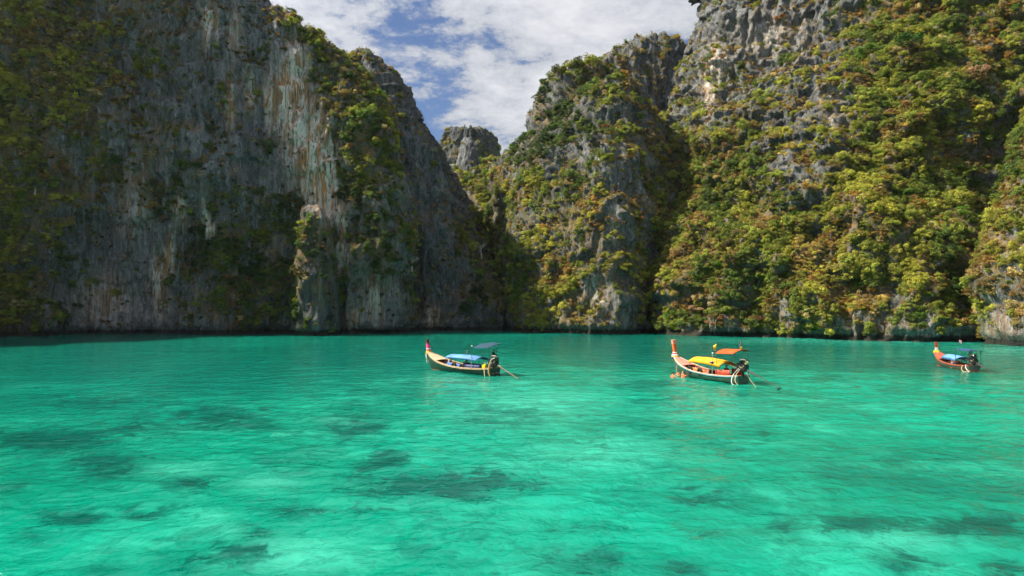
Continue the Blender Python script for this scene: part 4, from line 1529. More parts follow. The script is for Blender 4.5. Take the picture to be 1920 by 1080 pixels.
    for (x, y, zb, zt, r, mt, knob) in sr['poles']:
        q = MB(); q.tube([(x, y, zb), (x+0.01, y*0.97, (zb+zt)/2), (x, y*0.94, zt)], r, 6)
        po = q.build('roof_pole', mt, root)
        if knob:
            k = MB(); k.ball((x, y*0.94, zt+0.03), (0.07, 0.07, 0.08)); k.build('float_knob', WHITE_F, po)
    # engine on its swivel, with the long shaft
    en = cfg['engine']
    ex, ez = en['x'], en['z']
    stand = MB()
    stand.tube([(ex+0.05, 0, 0.55), (ex+0.05, 0, ez-0.30)], [0.16, 0.10], 8)
    stand.box((ex+0.05, 0, ez-0.30), (0.5, 0.34, 0.08))
    stand.build('engine_stand', BLACK_IRON, root, smooth=False)
    eb = MB()
    eb.box((ex, 0, ez+0.02), (0.82, 0.50, 0.52))
    eb.box((ex+0.06, 0, ez+0.36), (0.56, 0.40, 0.26))
    eb.box((ex-0.34, 0, ez-0.06), (0.26, 0.36, 0.36))
    eb.box((ex+0.42, 0, ez+0.10), (0.14, 0.62, 0.56))
    for i in range(5):
        eb.box((ex-0.16+0.11*i, 0, ez+0.53), (0.05, 0.36, 0.10))
    eo = eb.build('engine', BLACK_IRON, root, smooth=False, bevel=0.02)
    fw = MB(); fw.torus((ex+0.54, 0, ez+0.05), 0.22, 0.05, 'x', 18, 6); fw.tube([(ex+0.45, 0, ez+0.05), (ex+0.60, 0, ez+0.05)], 0.17, 12)
    fw.build('flywheel', BLACK_IRON, eo)
    exh = MB(); exh.tube([(ex+0.1, 0.24, ez+0.42), (ex+0.1, 0.40, ez+0.48), (ex-0.15, 0.44, ez+0.72), (ex-0.62, 0.40, ez+0.74), (ex-0.70, 0.38, ez+0.66)], 0.045, 7)
    exh.build('exhaust_pipe', en.get('exhaust', STEEL), eo)
    af = MB(); af.tube([(ex-0.05, -0.10, ez+0.58), (ex-0.05, -0.10, ez+0.80)], [0.13, 0.12], 10); af.ball((ex-0.05, -0.10, ez+0.80), (0.12, 0.12, 0.05))
    af.build('air_filter', BLACK_IRON, eo)
    ft = MB(); ft.tube([(ex-0.50, -0.02, ez+0.45), (ex-0.50, 0.22, ez+0.45)], 0.12, 10)
    ft.build('fuel_tank', en.get('tank', BLACK_IRON), eo)
    for sg in (1, -1):
        hs = MB(); hs.tube([(ex+0.2, sg*0.26, ez+0.1), (ex-0.1, sg*0.31, ez-0.02), (ex-0.35, sg*0.25, ez+0.20)], 0.025, 5)
        hs.build('fuel_hose', ROPE if sg > 0 else BLACK_IRON, eo)
    tl = MB(); tl.tube([(ex+0.4, 0.05, ez-0.02), (ex+1.0, 0.10, ez-0.05), (ex+1.55, 0.16, ez+0.12)], [0.03, 0.025, 0.022], 6)
    tl.build('tiller', STEEL, root)
    a = en['swing']
    d = Vector((-math.cos(a), -math.sin(a), 0))
    p0 = Vector((ex-0.40, 0, ez-0.12)); p1 = p0 + d*en['reach']; p1.z = en['tip_z']
    sh = MB(); sh.tube([tuple(p0), tuple(p0.lerp(p1, 0.35)), tuple(p0.lerp(p1, 0.351)), tuple(p1)], [0.07, 0.06, 0.035, 0.03], 8)
    so = sh.build('drive_shaft', en['shaft'], root)
    guard = MB(); guard.tube([tuple(p0.lerp(p1, 0.05)+Vector((0, 0, -0.10))), tuple(p0.lerp(p1, 0.42)+Vector((0, 0, -0.09)))], 0.028, 5)
    guard.build('shaft_brace', BLACK_IRON, so)
    pr = MB()
    dirn = (p1-p0).normalized(); sx = dirn.orthogonal().normalized(); sy = dirn.cross(sx)
    pr.tube([tuple(p1-dirn*0.06), tuple(p1+dirn*0.10)], [0.05, 0.035], 8)
    for i in range(3):
        th = 2*math.pi*i/3+0.5
        rd = sx*math.cos(th)+sy*math.sin(th); tg = dirn.cross(rd)
        c = p1+dirn*0.02
        pts = [c+rd*0.03-tg*0.03-dirn*0.02, c+rd*0.12-tg*0.09-dirn*0.05, c+rd*0.21-tg*0.02-dirn*0.02, c+rd*0.20+tg*0.06+dirn*0.03, c+rd*0.11+tg*0.09+dirn*0.05, c+rd*0.03+tg*0.03+dirn*0.02]
        pr.quad(pts)
    po = pr.build('propeller', en.get('prop', BLACK_IRON), so, smooth=False)
    po.modifiers.new('blade', 'SOLIDIFY').thickness = 0.014
    for pts, r, mt in cfg['ropes']:
        P = [Vector(p) for p in pts]
        Q = []
        for i in range(len(P)-1):
            pa, pb, pc, pd = P[max(i-1, 0)], P[i], P[i+1], P[min(i+2, len(P)-1)]
            for k in range(6):
                t_ = k/6.0
                Q.append(0.5*((2*pb)+(pc-pa)*t_+(2*pa-5*pb+4*pc-pd)*t_*t_+(3*pb-pa-3*pc+pd)*t_**3))
        Q.append(P[-1])
        rp = MB(); rp.tube([tuple(q) for q in Q], r, 6)
        rp.build('rope', mt, root)
    for fcfg in cfg['flags']:
        flag(root, **fcfg)
    bpy.context.view_layer.update()
    return root

def heading(bow, stern):
    d = Vector((bow[0]-stern[0], bow[1]-stern[1]))
    return (d.x/d.length, d.y/d.length)

THAI = [RED_F, WHITE_F, BLUE_F, WHITE_F, RED_F]
# ---- the dark green boat with the blue canopy
HG = hull_paint('dark_green_hull', (0.012, 0.045, 0.032), (0.012, 0.012, 0.010), (0.06, 0.09, 0.07), rust=(0.03, 0.04, 0.028), zl=0.05)
CREAM = planking('cream_deck_wood', (0.50, 0.37, 0.25), 1, 6.0, gap=(0.30, 0.20, 0.12))
SKYBLUE = paint('sky_blue_tarp', (0.10, 0.26, 0.60), 0.7, 0.2, dirt=(0.10, 0.25, 0.6))
COBALT = paint('cobalt_tarp', (0.02, 0.13, 0.55), 0.6, 0.15, dirt=(0.01, 0.05, 0.3))
TEALCL = paint('teal_roof_cloth', (0.003, 0.055, 0.105), 0.8, 0.1, dirt=(0.01, 0.03, 0.07))
NAVYCL = paint('navy_roof_cloth', (0.006, 0.022, 0.05), 0.8, 0.1)
YGCL = paint('yellow_green_cloth', (0.55, 0.55, 0.02), 0.8, 0.1)
DARKPROW = paint('dark_brown_prow', (0.085, 0.035, 0.028), 0.5, 0.3, dirt=(0.2, 0.12, 0.09))
b1_stern, b1_bow = (-1.60, 65.4), (-8.95, 72.6)
BOAT1 = make_boat(dict(
    L=10.2, stern=(*b1_stern, 0.0), dir=heading(b1_bow, b1_stern), label='dark green longtail boat with sky-blue canopy and pink ribbons on its brown prow', fd0=0.76,
    mats=dict(hull=HG, inside=INTERIOR, gunwale=BARE_WOOD, rail=BARE_WOOD, deck=CREAM, bench=BARE_WOOD, ribs=INTERIOR, prow=DARKPROW),
    thwarts=[0.25, 0.38, 0.50, 0.60, 0.68], prow_h=1.62, prow_lean=0.34, prow_flare=0.20,
    garlands=[(0.10, 0.24, 0.10, ORANGE_F), (0.20, 0.20, 0.09, YELLOW_F), (0.30, 0.16, 0.085, PINK_F), (0.39, 0.15, 0.08, WHITE_F), (0.48, 0.15, 0.085, PINK_F), (0.58, 0.14, 0.075, PINK_F), (0.68, 0.13, 0.06, PINK_F)],
    ribbons=[(0.16, 0.16, 1.15, WHITE_F), (0.05, 0.24, 1.05, RED_F), (-0.12, 0.22, 1.1, WHITE_F), (0.22, 0.05, 0.8, paint('faded_green_ribbon', (0.08, 0.25, 0.16), 0.8))],
    canopy=dict(x0=1.75, x1=6.25, w=0.93, z=1.42, arch=0.24, slope=0.05, mat=SKYBLUE, bow=0.08),
    screens=[(3.6, 6.0, 1, -0.10, 0.30, COBALT), (1.4, 3.4, 1, -0.08, 0.34, paint('navy_tarp', (0.012, 0.035, 0.16), 0.6, 0.2)), (1.8, 5.6, -1, -0.08, 0.26, COBALT)],
    roof=dict(x0=-0.25, x1=2.75, w=0.70, z=2.96, slope=-0.24, roll=-0.20, wave=0.05, mats=[TEALCL, NAVYCL], stripe=[0, 1, 0, 0, 1, 0, 1, 0],
              poles=[(2.45, 0.85, 0.55, 2.72, 0.022, POLE, True), (0.25, -0.45, 0.6, 2.75, 0.022, POLE, True), (2.45, -0.85, 0.55, 2.70, 0.022, POLE, False), (2.35, 0.95, 0.45, 1.75, 0.035, WOODPOLE, False), (0.25, 0.55, 0.6, 2.9, 0.018, POLE, False)]),
    engine=dict(x=0.15, z=1.18, swing=-0.08, reach=3.1, tip_z=-0.05, shaft=paint('worn_brown_shaft', (0.26, 0.17, 0.10), 0.6, 0.4), exhaust=STEEL),
    ropes=[([(0.55, 0.95, 0.66), (0.45, 1.02, 0.4), (0.32, 1.08, -0.05)], 0.035, ROPE), ([(0.25, 0.35, 1.45), (0.1, 0.75, 0.9), (0.02, 0.86, 0.35), (-0.12, 0.80, -0.05)], 0.06, paint('ochre_hose', (0.50, 0.30, 0.10), 0.6)),
           ([(0.1, 0.5, 1.05), (-0.1, 0.72, 1.5), (-0.5, 0.6, 1.75), (-0.35, 0.4, 1.68)], 0.035, WHITE_F), ([(-0.05, 0.5, 0.3), (-0.08, 0.2, 0.18), (-0.05, -0.2, 0.32)], 0.02, ROPE)],
    flags=[dict(p0=(4.8, -0.75, 1.4), h=0.34, w=0.42, mats=THAI, bands=[1, 1, 2, 1, 1], droop=(0.15, 0.5, 0.7), pole_h=0.85)]))

# ---- the orange boat with the yellow canopy
HO = hull_paint('weathered_teal_hull', (0.034, 0.076, 0.056), (0.034, 0.022, 0.010), (0.17, 0.20, 0.15), rust=(0.13, 0.065, 0.028), zl=0.10)
REDDECK = planking('red_deck_wood', (0.46, 0.20, 0.145), 1, 6.0, gap=(0.60, 0.40, 0.34))
ORANGEP = paint('orange_red_paint', (0.72, 0.135, 0.035), 0.45, 0.15, dirt=(0.55, 0.22, 0.10))
SALMON = paint('salmon_paint', (0.80, 0.32, 0.22), 0.45, 0.1)
GOLD = paint('golden_canopy_cloth', (0.80, 0.37, 0.008), 0.75, 0.12, dirt=(0.75, 0.30, 0.01))
ORPANEL = paint('orange_panel', (0.66, 0.17, 0.02), 0.5, 0.2, dirt=(0.4, 0.1, 0.02))
REDPANEL = paint('red_panel', (0.42, 0.05, 0.02), 0.5, 0.2, dirt=(0.2, 0.03, 0.02))
ORROOF = paint('orange_roof_cloth', (0.70, 0.085, 0.008), 0.8, 0.1, dirt=(0.5, 0.05, 0.006))
TURQ = paint('turquoise_stripe', (0.10, 0.36, 0.46), 0.45, 0.3, dirt=(0.5, 0.5, 0.45))
PINKWOOD = planking('pink_wood', (0.62, 0.42, 0.34), 1, 5.0, gap=(0.2, 0.08, 0.06))
REDWOOD = planking('red_interior_wood', (0.30, 0.095, 0.045), 0, 1.6)
b2_stern, b2_bow = (19.85, 58.6), (16.05, 67.3)
BOAT2 = make_boat(dict(
    L=9.6, stern=(*b2_stern, 0.0), dir=heading(b2_bow, b2_stern), label='orange-trimmed longtail boat with golden canopy, tall orange-red prow and orange sun roof', fd0=0.75,
    mats=dict(hull=HO, inside=REDWOOD, gunwale=PINKWOOD, rail=TURQ, deck=REDDECK, bench=PINKWOOD, ribs=REDWOOD, prow=ORANGEP, prow_tip=SALMON),
    thwarts=[0.26, 0.38, 0.48, 0.58, 0.67], prow_h=1.82, prow_lean=0.22, prow_flare=0.34, prow_deep=1.15,
    garlands=[(0.06, 0.30, 0.10, BLUE_F), (0.13, 0.26, 0.10, YELLOW_F), (0.21, 0.22, 0.10, WHITE_F), (0.28, 0.17, 0.10, RED_F), (0.33, 0.15, 0.07, WHITE_F)],
    ribbons=[(0.24, 0.05, 0.45, YELLOW_F), (-0.2, 0.05, 0.45, WHITE_F)],
    canopy=dict(x0=1.9, x1=6.1, w=1.0, z=1.46, arch=0.34, slope=0.12, mat=GOLD, bow=0.10, drop=0.18),
    screens=[(4.0, 6.3, 1, -0.06, 0.30, ORPANEL), (0.9, 2.6, 1, -0.1, 0.52, REDPANEL), (1.0, 2.4, -1, -0.1, 0.55, REDPANEL)],
    roof=dict(x0=0.2, x1=2.5, w=0.95, z=2.72, slope=-0.10, roll=-0.10, arch=0.24, wave=0.0, mats=[ORROOF], frame=True,
              poles=[(2.4, 0.9, 0.5, 2.55, 0.022, POLE, False), (2.4, -0.9, 0.5, 2.55, 0.022, POLE, False), (0.3, 0.75, 0.6, 2.65, 0.02, POLE, False), (0.3, -0.75, 0.6, 2.65, 0.02, POLE, False), (2.9, 0.95, 0.5, 2.45, 0.03, WOODPOLE, True)]),
    engine=dict(x=0.05, z=1.42, swing=0.04, reach=3.5, tip_z=0.12, shaft=BLACK_IRON, exhaust=STEEL, tank=paint('tan_tank', (0.6, 0.46, 0.22), 0.5)),
    ropes=[([(0.2, 0.35, 1.35), (0.35, 0.80, 0.85), (0.38, 1.0, 0.35), (0.2, 1.02, 0.02), (-0.15, 0.8, -0.02), (-0.35, 0.3, 0.0)], 0.032, WHITE_F), ([(0.1, 0.3, 1.3), (0.15, 0.72, 0.8), (0.08, 0.86, 0.3), (-0.1, 0.75, 0.02)], 0.03, ROPE),
           ([(-0.25, 0.0, 1.2), (-1.0, 0.3, 0.6), (-2.0, 0.5, 0.0)], 0.012, ROPE), ([(8.2, 0.72, 1.1), (7.7, 1.2, 0.6), (7.4, 1.3, 0.05)], 0.015, ROPE)],
    flags=[dict(p0=(1.0, -0.6, 2.7), h=0.42, w=0.60, mats=THAI, bands=[1, 1, 2, 1, 1], droop=(0.35, 0.5, 0.45), pole_h=0.95), dict(p0=(0.4, -0.2, 2.7), h=0.40, w=0.50, mats=[YELLOW_F], bands=[1], droop=(0.3, 0.55, 0.1), pole_h=0.52, name='flag'),
           dict(p0=(2.45, 0.85, 2.6), h=0.46, w=0.42, mats=[YELLOW_F], bands=[1], droop=(-0.3, 0.5, 0.4), pole_h=0.75)]))

# ---- the small brown boat by the right shore
HR = hull_paint('grey_brown_hull', (0.060, 0.072, 0.058), (0.26, 0.055, 0.025), (0.12, 0.10, 0.08), rust=(0.12, 0.05, 0.03), zl=0.14)
RUSTDECK = planking('rust_red_deck', (0.31, 0.085, 0.048), 1, 6.0, gap=(0.2, 0.05, 0.03))
RUSTP = paint('rust_red_prow', (0.34, 0.05, 0.03), 0.5, 0.2)
b3_stern, b3_bow = (46.6, 68.9), (47.6, 76.6)
BOAT3 = make_boat(dict(
    L=9.2, scale=0.86, stern=(*b3_stern, 0.0), dir=heading(b3_bow, b3_stern), label='small rust-red longtail boat with navy stern roof near the right shore', fd0=0.72,
    mats=dict(hull=HR, inside=REDWOOD, gunwale=RUSTDECK, rail=RUSTDECK, deck=RUSTDECK, bench=PINKWOOD, ribs=REDWOOD, prow=RUSTP),
    thwarts=[0.25, 0.40, 0.52, 0.63], prow_h=1.45, prow_lean=0.16, prow_flare=0.26,
    garlands=[(0.10, 0.30, 0.12, YELLOW_F), (0.20, 0.24, 0.11, YELLOW_F), (0.36, 0.15, 0.06, WHITE_F), (0.48, 0.15, 0.05, WHITE_F)],
    ribbons=[(0.2, 0.0, 0.5, WHITE_F)],
    canopy=dict(x0=2.6, x1=5.9, w=0.85, z=1.22, arch=0.30, slope=0.10, mat=SKYBLUE, bow=0.06, drop=0.30),
    screens=[],
    roof=dict(x0=-0.3, x1=2.5, w=0.85, z=2.42, slope=0.02, roll=0.0, arch=0.10, wave=0.01, mats=[paint('navy_sun_roof', (0.012, 0.05, 0.17), 0.7)], frame=True,
              poles=[(2.4, 0.95, 0.5, 2.42, 0.03, POLE, False), (2.4, -0.95, 0.5, 2.42, 0.03, POLE, False), (-0.1, 0.65, 0.6, 2.42, 0.03, POLE, False), (-0.1, -0.65, 0.6, 2.42, 0.03, POLE, False), (1.1, 0.85, 0.5, 2.42, 0.022, POLE, False), (1.1, -0.85, 0.5, 2.42, 0.022, POLE, False)]),
    engine=dict(x=0.1, z=1.22, swing=0.45, reach=2.5, tip_z=0.05, shaft=BLACK_IRON, exhaust=STEEL),
    ropes=[([(0.9, 0.85, 0.65), (0.6, 1.15, 0.3), (0.2, 1.1, -0.02), (-0.2, 0.6, 0.1)], 0.03, ROPE), ([(0.5, 0.7, 0.8), (0.1, 0.9, 0.4), (-0.4, 0.8, 0.0)], 0.03, WHITE_F)],
    flags=[dict(p0=(2.3, 0.5, 2.4), h=0.40, w=0.62, mats=THAI, bands=[1, 1, 2, 1, 1], droop=(0.2, -0.35, 0.3), pole_h=1.25, pole_r=0.02)]))

# ------------------------------------------------------------------ loose things in and on the boats
def on(boat, p):
    return boat.matrix_world @ Vector(p)

def tyre(boat, p, label, ang=0.0, R=0.26):
    b = MB(); b.torus((0, 0, 0), R, 0.085, 'y', 22, 9)
    for i in range(22):
        a = 2*math.pi*i/22
        b.box(((R+0.085)*math.cos(a), 0, (R+0.085)*math.sin(a)), (0.02, 0.12, 0.03), (0, -a, 0))
    o = b.build('tyre_fender', RUBBER)
    o.location = on(boat, p)
    o.rotation_euler = (0, 0, boat.rotation_euler.z+ang)
    tag(o, label, 'tyre', 'old tyres used as boat fenders')
tyre(BOAT2, (5.95, 0.98, 0.74), 'black tyre fender against the orange panel nearest the prow of the golden-canopy boat')
tyre(BOAT2, (4.55, 1.00, 0.68), 'black tyre fender against the orange panel under the golden canopy edge')
tyre(BOAT1, (4.9, 0.99, 0.66), 'black tyre fender against the blue side cloth nearer the prow of the green boat')
tyre(BOAT1, (3.7, 0.99, 0.62), 'black tyre fender against the blue side cloth amidships on the green boat')
tyre(BOAT1, (-0.45, 0.15, 0.05), 'pale muddy tyre ring floating at the stern of the green boat', 0.6, 0.2)

def jerrycan(boat, p, c, label):
    b = MB()
    b.box((0, 0, 0.26), (0.42, 0.34, 0.52))
    b.box((0, 0, 0.55), (0.30, 0.08, 0.05))
    o = b.build('jerrycan', paint('jerrycan_plastic', c, 0.4, 0.2), bevel=0.04)
    k = MB(); k.tube([(0.15, 0.1, 0.51), (0.15, 0.1, 0.58)], 0.05, 10); k.build('cap', BLACK_IRON, o)
    h = MB(); h.tube([(-0.14, 0, 0.52), (-0.14, 0, 0.62), (0.02, 0, 0.64), (0.10, 0, 0.53)], 0.022, 6); h.build('handle', paint('jerrycan_plastic', c, 0.4, 0.2), o)
    o.location = on(boat, p); o.rotation_euler = (0, 0, boat.rotation_euler.z)
    tag(o, label, 'jerrycan')
jerrycan(BOAT1, (1.05, 0.42, 0.46), (0.72, 0.62, 0.02), 'yellow plastic jerrycan by the engine of the green boat')
bx = MB(); bx.box((0, 0, 0.24), (0.62, 0.5, 0.48)); bx.box((0, 0, 0.51), (0.66, 0.54, 0.07))
o = bx.build('fuel_box', BLACK_IRON, bevel=0.02); o.location = on(BOAT1, (1.25, -0.25, 0.03)); o.rotation_euler = (0, 0, BOAT1.rotation_euler.z)
tag(o, 'dark box standing beside the yellow jerrycan in the green boat', 'box')
def bundle(name, boat, p, s, mat, label, cat, seed):
    r = random.Random(seed)
    b = MB()
    for i in range(6):
        b.ball((r.uniform(-.5, .5)*s, r.uniform(-.4, .4)*s, s*0.22+r.uniform(0, .2)*s), (s*r.uniform(.25, .45), s*r.uniform(.25, .4), s*r.uniform(.15, .28)), 9, 7)
    o = b.build(name, mat); o.location = on(boat, p); o.rotation_euler = (0, 0, boat.rotation_euler.z+r.uniform(-1, 1))
    tag(o, label, cat)
bundle('blue_bag', BOAT1, (6.9, 0.35, 0.05), 0.55, SKYBLUE, 'light blue plastic bag in the front well of the green boat', 'bag', 3)
bundle('cloth_pile', BOAT1, (6.35, 0.25, 0.05), 0.5, SALMON, 'salmon cloth bundle behind the front well of the green boat', 'cloth', 5)
bundle('cloth_pile', BOAT2, (6.6, -0.1, 0.44), 0.6, WHITE_F, 'heap of white towels on the front bench of the golden-canopy boat', 'cloth', 6)
bundle('life_vest_pile', BOAT2, (4.3, -0.5, 0.44), 0.55, BLUE_F, 'dark blue bundle on the benches under the golden canopy', 'bundle', 8)
bundle('hanging_bag', BOAT2, (2.95, 0.92, 1.55), 0.35, BLUE_F, 'navy bag hanging from the wooden pole of the golden-canopy boat', 'bag', 9)
bundle('cloth_pile', BOAT3, (1.7, 0.1, 0.05), 0.7, SALMON, 'pink and brown heap of cloth amidships in the small rust-red boat', 'cloth', 10)
# ------------------------------------------------------------------ people
def skin_mat(name, c):
    m, t, out = material(name)
    n, _ = t.noise(t.new('ShaderNodeTexCoord').outputs['Object'], 12.0, 3.0, 0.5)
    p = principled(t, out, t.mix(t.smooth(n, 0.3, 0.7), tuple(x*0.88 for x in c), tuple(x*1.1 for x in c)), 0.5, 0.4)
    p.inputs['Subsurface Weight'].default_value = 0.1
    p.inputs['Subsurface Scale'].default_value = 0.02
    return m
SKIN_TAN = skin_mat('tanned_skin', (0.36, 0.19, 0.115))
SKIN_PINK = skin_mat('sunburnt_skin', (0.62, 0.34, 0.25))
SKIN_PALE = skin_mat('light_skin', (0.60, 0.40, 0.30))
HAIR_BLACK = paint('black_hair', (0.012, 0.010, 0.009), 0.6, 0.1)
HAIR_BROWN = paint('brown_hair', (0.13, 0.075, 0.04), 0.6, 0.1)
HAIR_FAIR = paint('fair_hair', (0.55, 0.42, 0.20), 0.6, 0.1)
DARKSHIRT = paint('black_shirt', (0.012, 0.013, 0.020), 0.8, 0.05)
WHITESHIRT = paint('white_shirt', (0.74, 0.74, 0.78), 0.8, 0.05, dirt=(0.6, 0.6, 0.66))
PINKSHIRT = paint('pink_shirt', (0.70, 0.24, 0.24), 0.8, 0.05)
SHORTS = paint('dark_shorts', (0.03, 0.032, 0.045), 0.8, 0.05)
BLUESHORTS = paint('blue_shorts', (0.04, 0.12, 0.35), 0.8, 0.05)
VEST = paint('orange_life_vest', (0.85, 0.115, 0.02), 0.7, 0.15, dirt=(0.7, 0.25, 0.05))
EYE = paint('dark_eye', (0.01, 0.008, 0.007), 0.3, 0.0)
LIPS = paint('lips', (0.35, 0.11, 0.09), 0.5, 0.0)

POSES = {
    'sit': dict(pelvis=(0, 0, 0.10), waist=(-0.02, 0, 0.28), chest=(0.0, 0, 0.47), neck=(0.02, 0, 0.60), head=(0.05, 0, 0.755),
                hip=(0.03, 0.10, 0.09), knee=(0.43, 0.15, 0.11), ankle=(0.45, 0.14, -0.33), toe=(0.60, 0.15, -0.38),
                shoulder=(0.0, 0.185, 0.525), elbow=(0.10, 0.27, 0.27), wrist=(0.31, 0.17, 0.17)),
    'slump': dict(pelvis=(0, 0, 0.10), waist=(0.02, 0, 0.27), chest=(0.12, 0, 0.44), neck=(0.22, 0, 0.55), head=(0.30, 0, 0.68),
                hip=(0.03, 0.10, 0.09), knee=(0.42, 0.19, 0.16), ankle=(0.40, 0.17, -0.30), toe=(0.54, 0.19, -0.36),
                shoulder=(0.13, 0.185, 0.49), elbow=(0.25, 0.27, 0.25), wrist=(0.42, 0.16, 0.22)),
    'stand': dict(pelvis=(0, 0, 0.93), waist=(0.0, 0, 1.10), chest=(0.02, 0, 1.30), neck=(0.05, 0, 1.45), head=(0.09, 0, 1.60),
                hip=(0.0, 0.09, 0.90), knee=(0.03, 0.12, 0.48), ankle=(-0.02, 0.13, 0.07), toe=(0.13, 0.15, 0.03),
                shoulder=(0.03, 0.19, 1.38), elbow=(0.10, 0.28, 1.12), wrist=(0.30, 0.20, 0.98)),
    'swim': dict(pelvis=(-0.22, 0, -0.52), waist=(-0.13, 0, -0.34), chest=(-0.05, 0, -0.14), neck=(0.0, 0, 0.0), head=(0.04, 0, 0.15),
                hip=(-0.22, 0.10, -0.55), knee=(-0.30, 0.14, -0.95), ankle=(-0.62, 0.13, -1.18), toe=(-0.72, 0.14, -1.26),
                shoulder=(-0.03, 0.185, -0.07), elbow=(0.16, 0.30, -0.12), wrist=(0.38, 0.24, -0.03)),
    'swim_reach': dict(pelvis=(-0.15, 0, -0.52), waist=(-0.08, 0, -0.34), chest=(-0.02, 0, -0.13), neck=(0.02, 0, 0.02), head=(0.03, 0, 0.17),
                hip=(-0.15, 0.10, -0.55), knee=(-0.2, 0.14, -0.95), ankle=(-0.48, 0.13, -1.2), toe=(-0.58, 0.14, -1.28),
                shoulder=(0.0, 0.185, -0.05), elbow=(0.20, 0.22, 0.28), wrist=(0.27, 0.16, 0.62)),
}

def make_person(pose, loc, rz, skin, top, legs, hair, label, cap=None, long_hair=False, one_arm_down=False, vest=False, sleeve=True, scale=1.0):
    J = {k: Vector(v) for k, v in POSES[pose].items()}
    def side(n, s):
        p = J[n].copy(); p.y *= s
        if one_arm_down and s < 0 and n in ('elbow', 'wrist'):
            q = Vector(POSES['swim'][n]); p = Vector((q.x, -q.y, q.z))
        return p
    pts, rad, edges, tagv = [], [], [], []
    def add(p, r, par, tg):
        pts.append(tuple(p)); rad.append(r); tagv.append(tg)
        if par is not None:
            edges.append((par, len(pts)-1))
        return len(pts)-1
    pel = add(J['pelvis'], (0.145, 0.115), None, 'legs')
    wa = add(J['waist'], (0.135, 0.10), pel, 'top')
    ch = add(J['chest'], (0.155, 0.115), wa, 'top')
    nb = add(J['chest'].lerp(J['neck'], 0.75), (0.075, 0.07), ch, 'top')
    nk = add(J['neck'], (0.052, 0.052), nb, 'skin')
    add(J['neck'].lerp(J['head'], 0.5), (0.05, 0.05), nk, 'skin')
    for s in (1, -1):
        sh = add(side('shoulder', s), (0.068, 0.068), ch, 'top')
        um = add(side('shoulder', s).lerp(side('elbow', s), 0.55), (0.047, 0.047), sh, 'top' if sleeve else 'skin')
        el = add(side('elbow', s), (0.040, 0.040), um, 'skin')
        wr = add(side('wrist', s), (0.027, 0.030), el, 'skin')
        d = (side('wrist', s)-side('elbow', s)).normalized()
        add(side('wrist', s)+d*0.09, (0.040, 0.018), wr, 'skin')
        hp = add(side('hip', s), (0.095, 0.095), pel, 'legs')
        th = add(side('hip', s).lerp(side('knee', s), 0.5), (0.078, 0.078), hp, 'legs')
        kn = add(side('knee', s), (0.056, 0.056), th, 'legs')
        cf = add(side('knee', s).lerp(side('ankle', s), 0.35), (0.056, 0.056), kn, 'skin')
        an = add(side('ankle', s), (0.036, 0.036), cf, 'skin')
        add(side('toe', s), (0.042, 0.028), an, 'skin')
    me = bpy.data.meshes.new('figure')
    me.from_pydata(pts, edges, [])
    tmp = bpy.data.objects.new('figure', me)
    COL.objects.link(tmp)
    sk = tmp.modifiers.new('skin', 'SKIN'); sk.use_smooth_shade = True
    for i, r in enumerate(rad):
        me.skin_vertices[0].data[i].radius = r
    me.skin_vertices[0].data[0].use_root = True
    sb = tmp.modifiers.new('sub', 'SUBSURF'); sb.levels = 1; sb.render_levels = 1
    dg = bpy.context.evaluated_depsgraph_get()
    body = bpy.data.meshes.new_from_object(tmp.evaluated_get(dg))
    bpy.data.objects.remove(tmp)
    # append head, face and fingers to the same mesh
    b = MB()
    hd = J['head']
    P = np.empty((11, 15, 3))
    for i in range(11):
        e = -math.pi/2+math.pi*i/10
        for j in range(15):
            a = 2*math.pi*j/14
            x, y, z = math.cos(e)*math.cos(a), math.cos(e)*math.sin(a), math.sin(e)
            kx = 0.098 if z > -0.2 else 0.098*(1-0.28*(-z-0.2))
            ky = 0.078 if z > -0.2 else 0.078*(1-0.40*(-z-0.2))
            P[i, j] = (hd.x+kx*x+0.012*max(0, -z), hd.y+ky*y, hd.z+0.122*z)
    b.grid(P, 0)
    b.tube([(hd.x+0.085, 0, hd.z+0.01), (hd.x+0.118, 0, hd.z-0.028), (hd.x+0.09, 0, hd.z-0.04)], [0.008, 0.017, 0.012], 6, 0)
    for s in (1, -1):
        b.ball((hd.x+0.086, s*0.032, hd.z+0.012), (0.012, 0.015, 0.009), 7, 5, 3)
        b.ball((hd.x-0.005, s*0.080, hd.z-0.005), (0.022, 0.012, 0.032), 7, 5, 0)
        d = (side('wrist', s)-side('elbow', s)).normalized()
        c = side('wrist', s)+d*0.075
        w = d.cross(Vector((0, 0, 1)));  w = w.normalized() if w.length > 0.1 else Vector((0, 1, 0))
        nrm = w.cross(d).normalized()
        for q, ln in enumerate((0.062, 0.074, 0.080, 0.070)):
            p0 = c + w*(q-1.5)*0.021 + d*0.02
            b.tube([tuple(p0), tuple(p0+d*ln*0.55-nrm*0.012), tuple(p0+d*ln*0.95-nrm*0.036)], [0.0098, 0.009, 0.007], 5, 0)
        p0 = c - w*s*0.036 - d*0.02
        b.tube([tuple(p0), tuple(p0-w*s*0.026+d*0.03-nrm*0.012), tuple(p0-w*s*0.030+d*0.06-nrm*0.026)], [0.011, 0.010, 0.008], 5, 0)
    b.box((hd.x+0.092, 0, hd.z-0.068), (0.012, 0.045, 0.010), None, 4)
    nv0 = len(body.vertices)
    bv = [tuple(v.co) for v in body.vertices]; bf = [tuple(p.vertices) for p in body.polygons]
    A = np.array(pts)
    names = {'skin': 0, 'top': 1, 'legs': 2}
    E = np.array(edges)
    ctr = np.array([np.mean([bv[i] for i in f], axis=0) for f in bf])
    d0, d1 = A[E[:, 0]], A[E[:, 1]]
    v = d1-d0; L2 = np.maximum((v**2).sum(1), 1e-9)
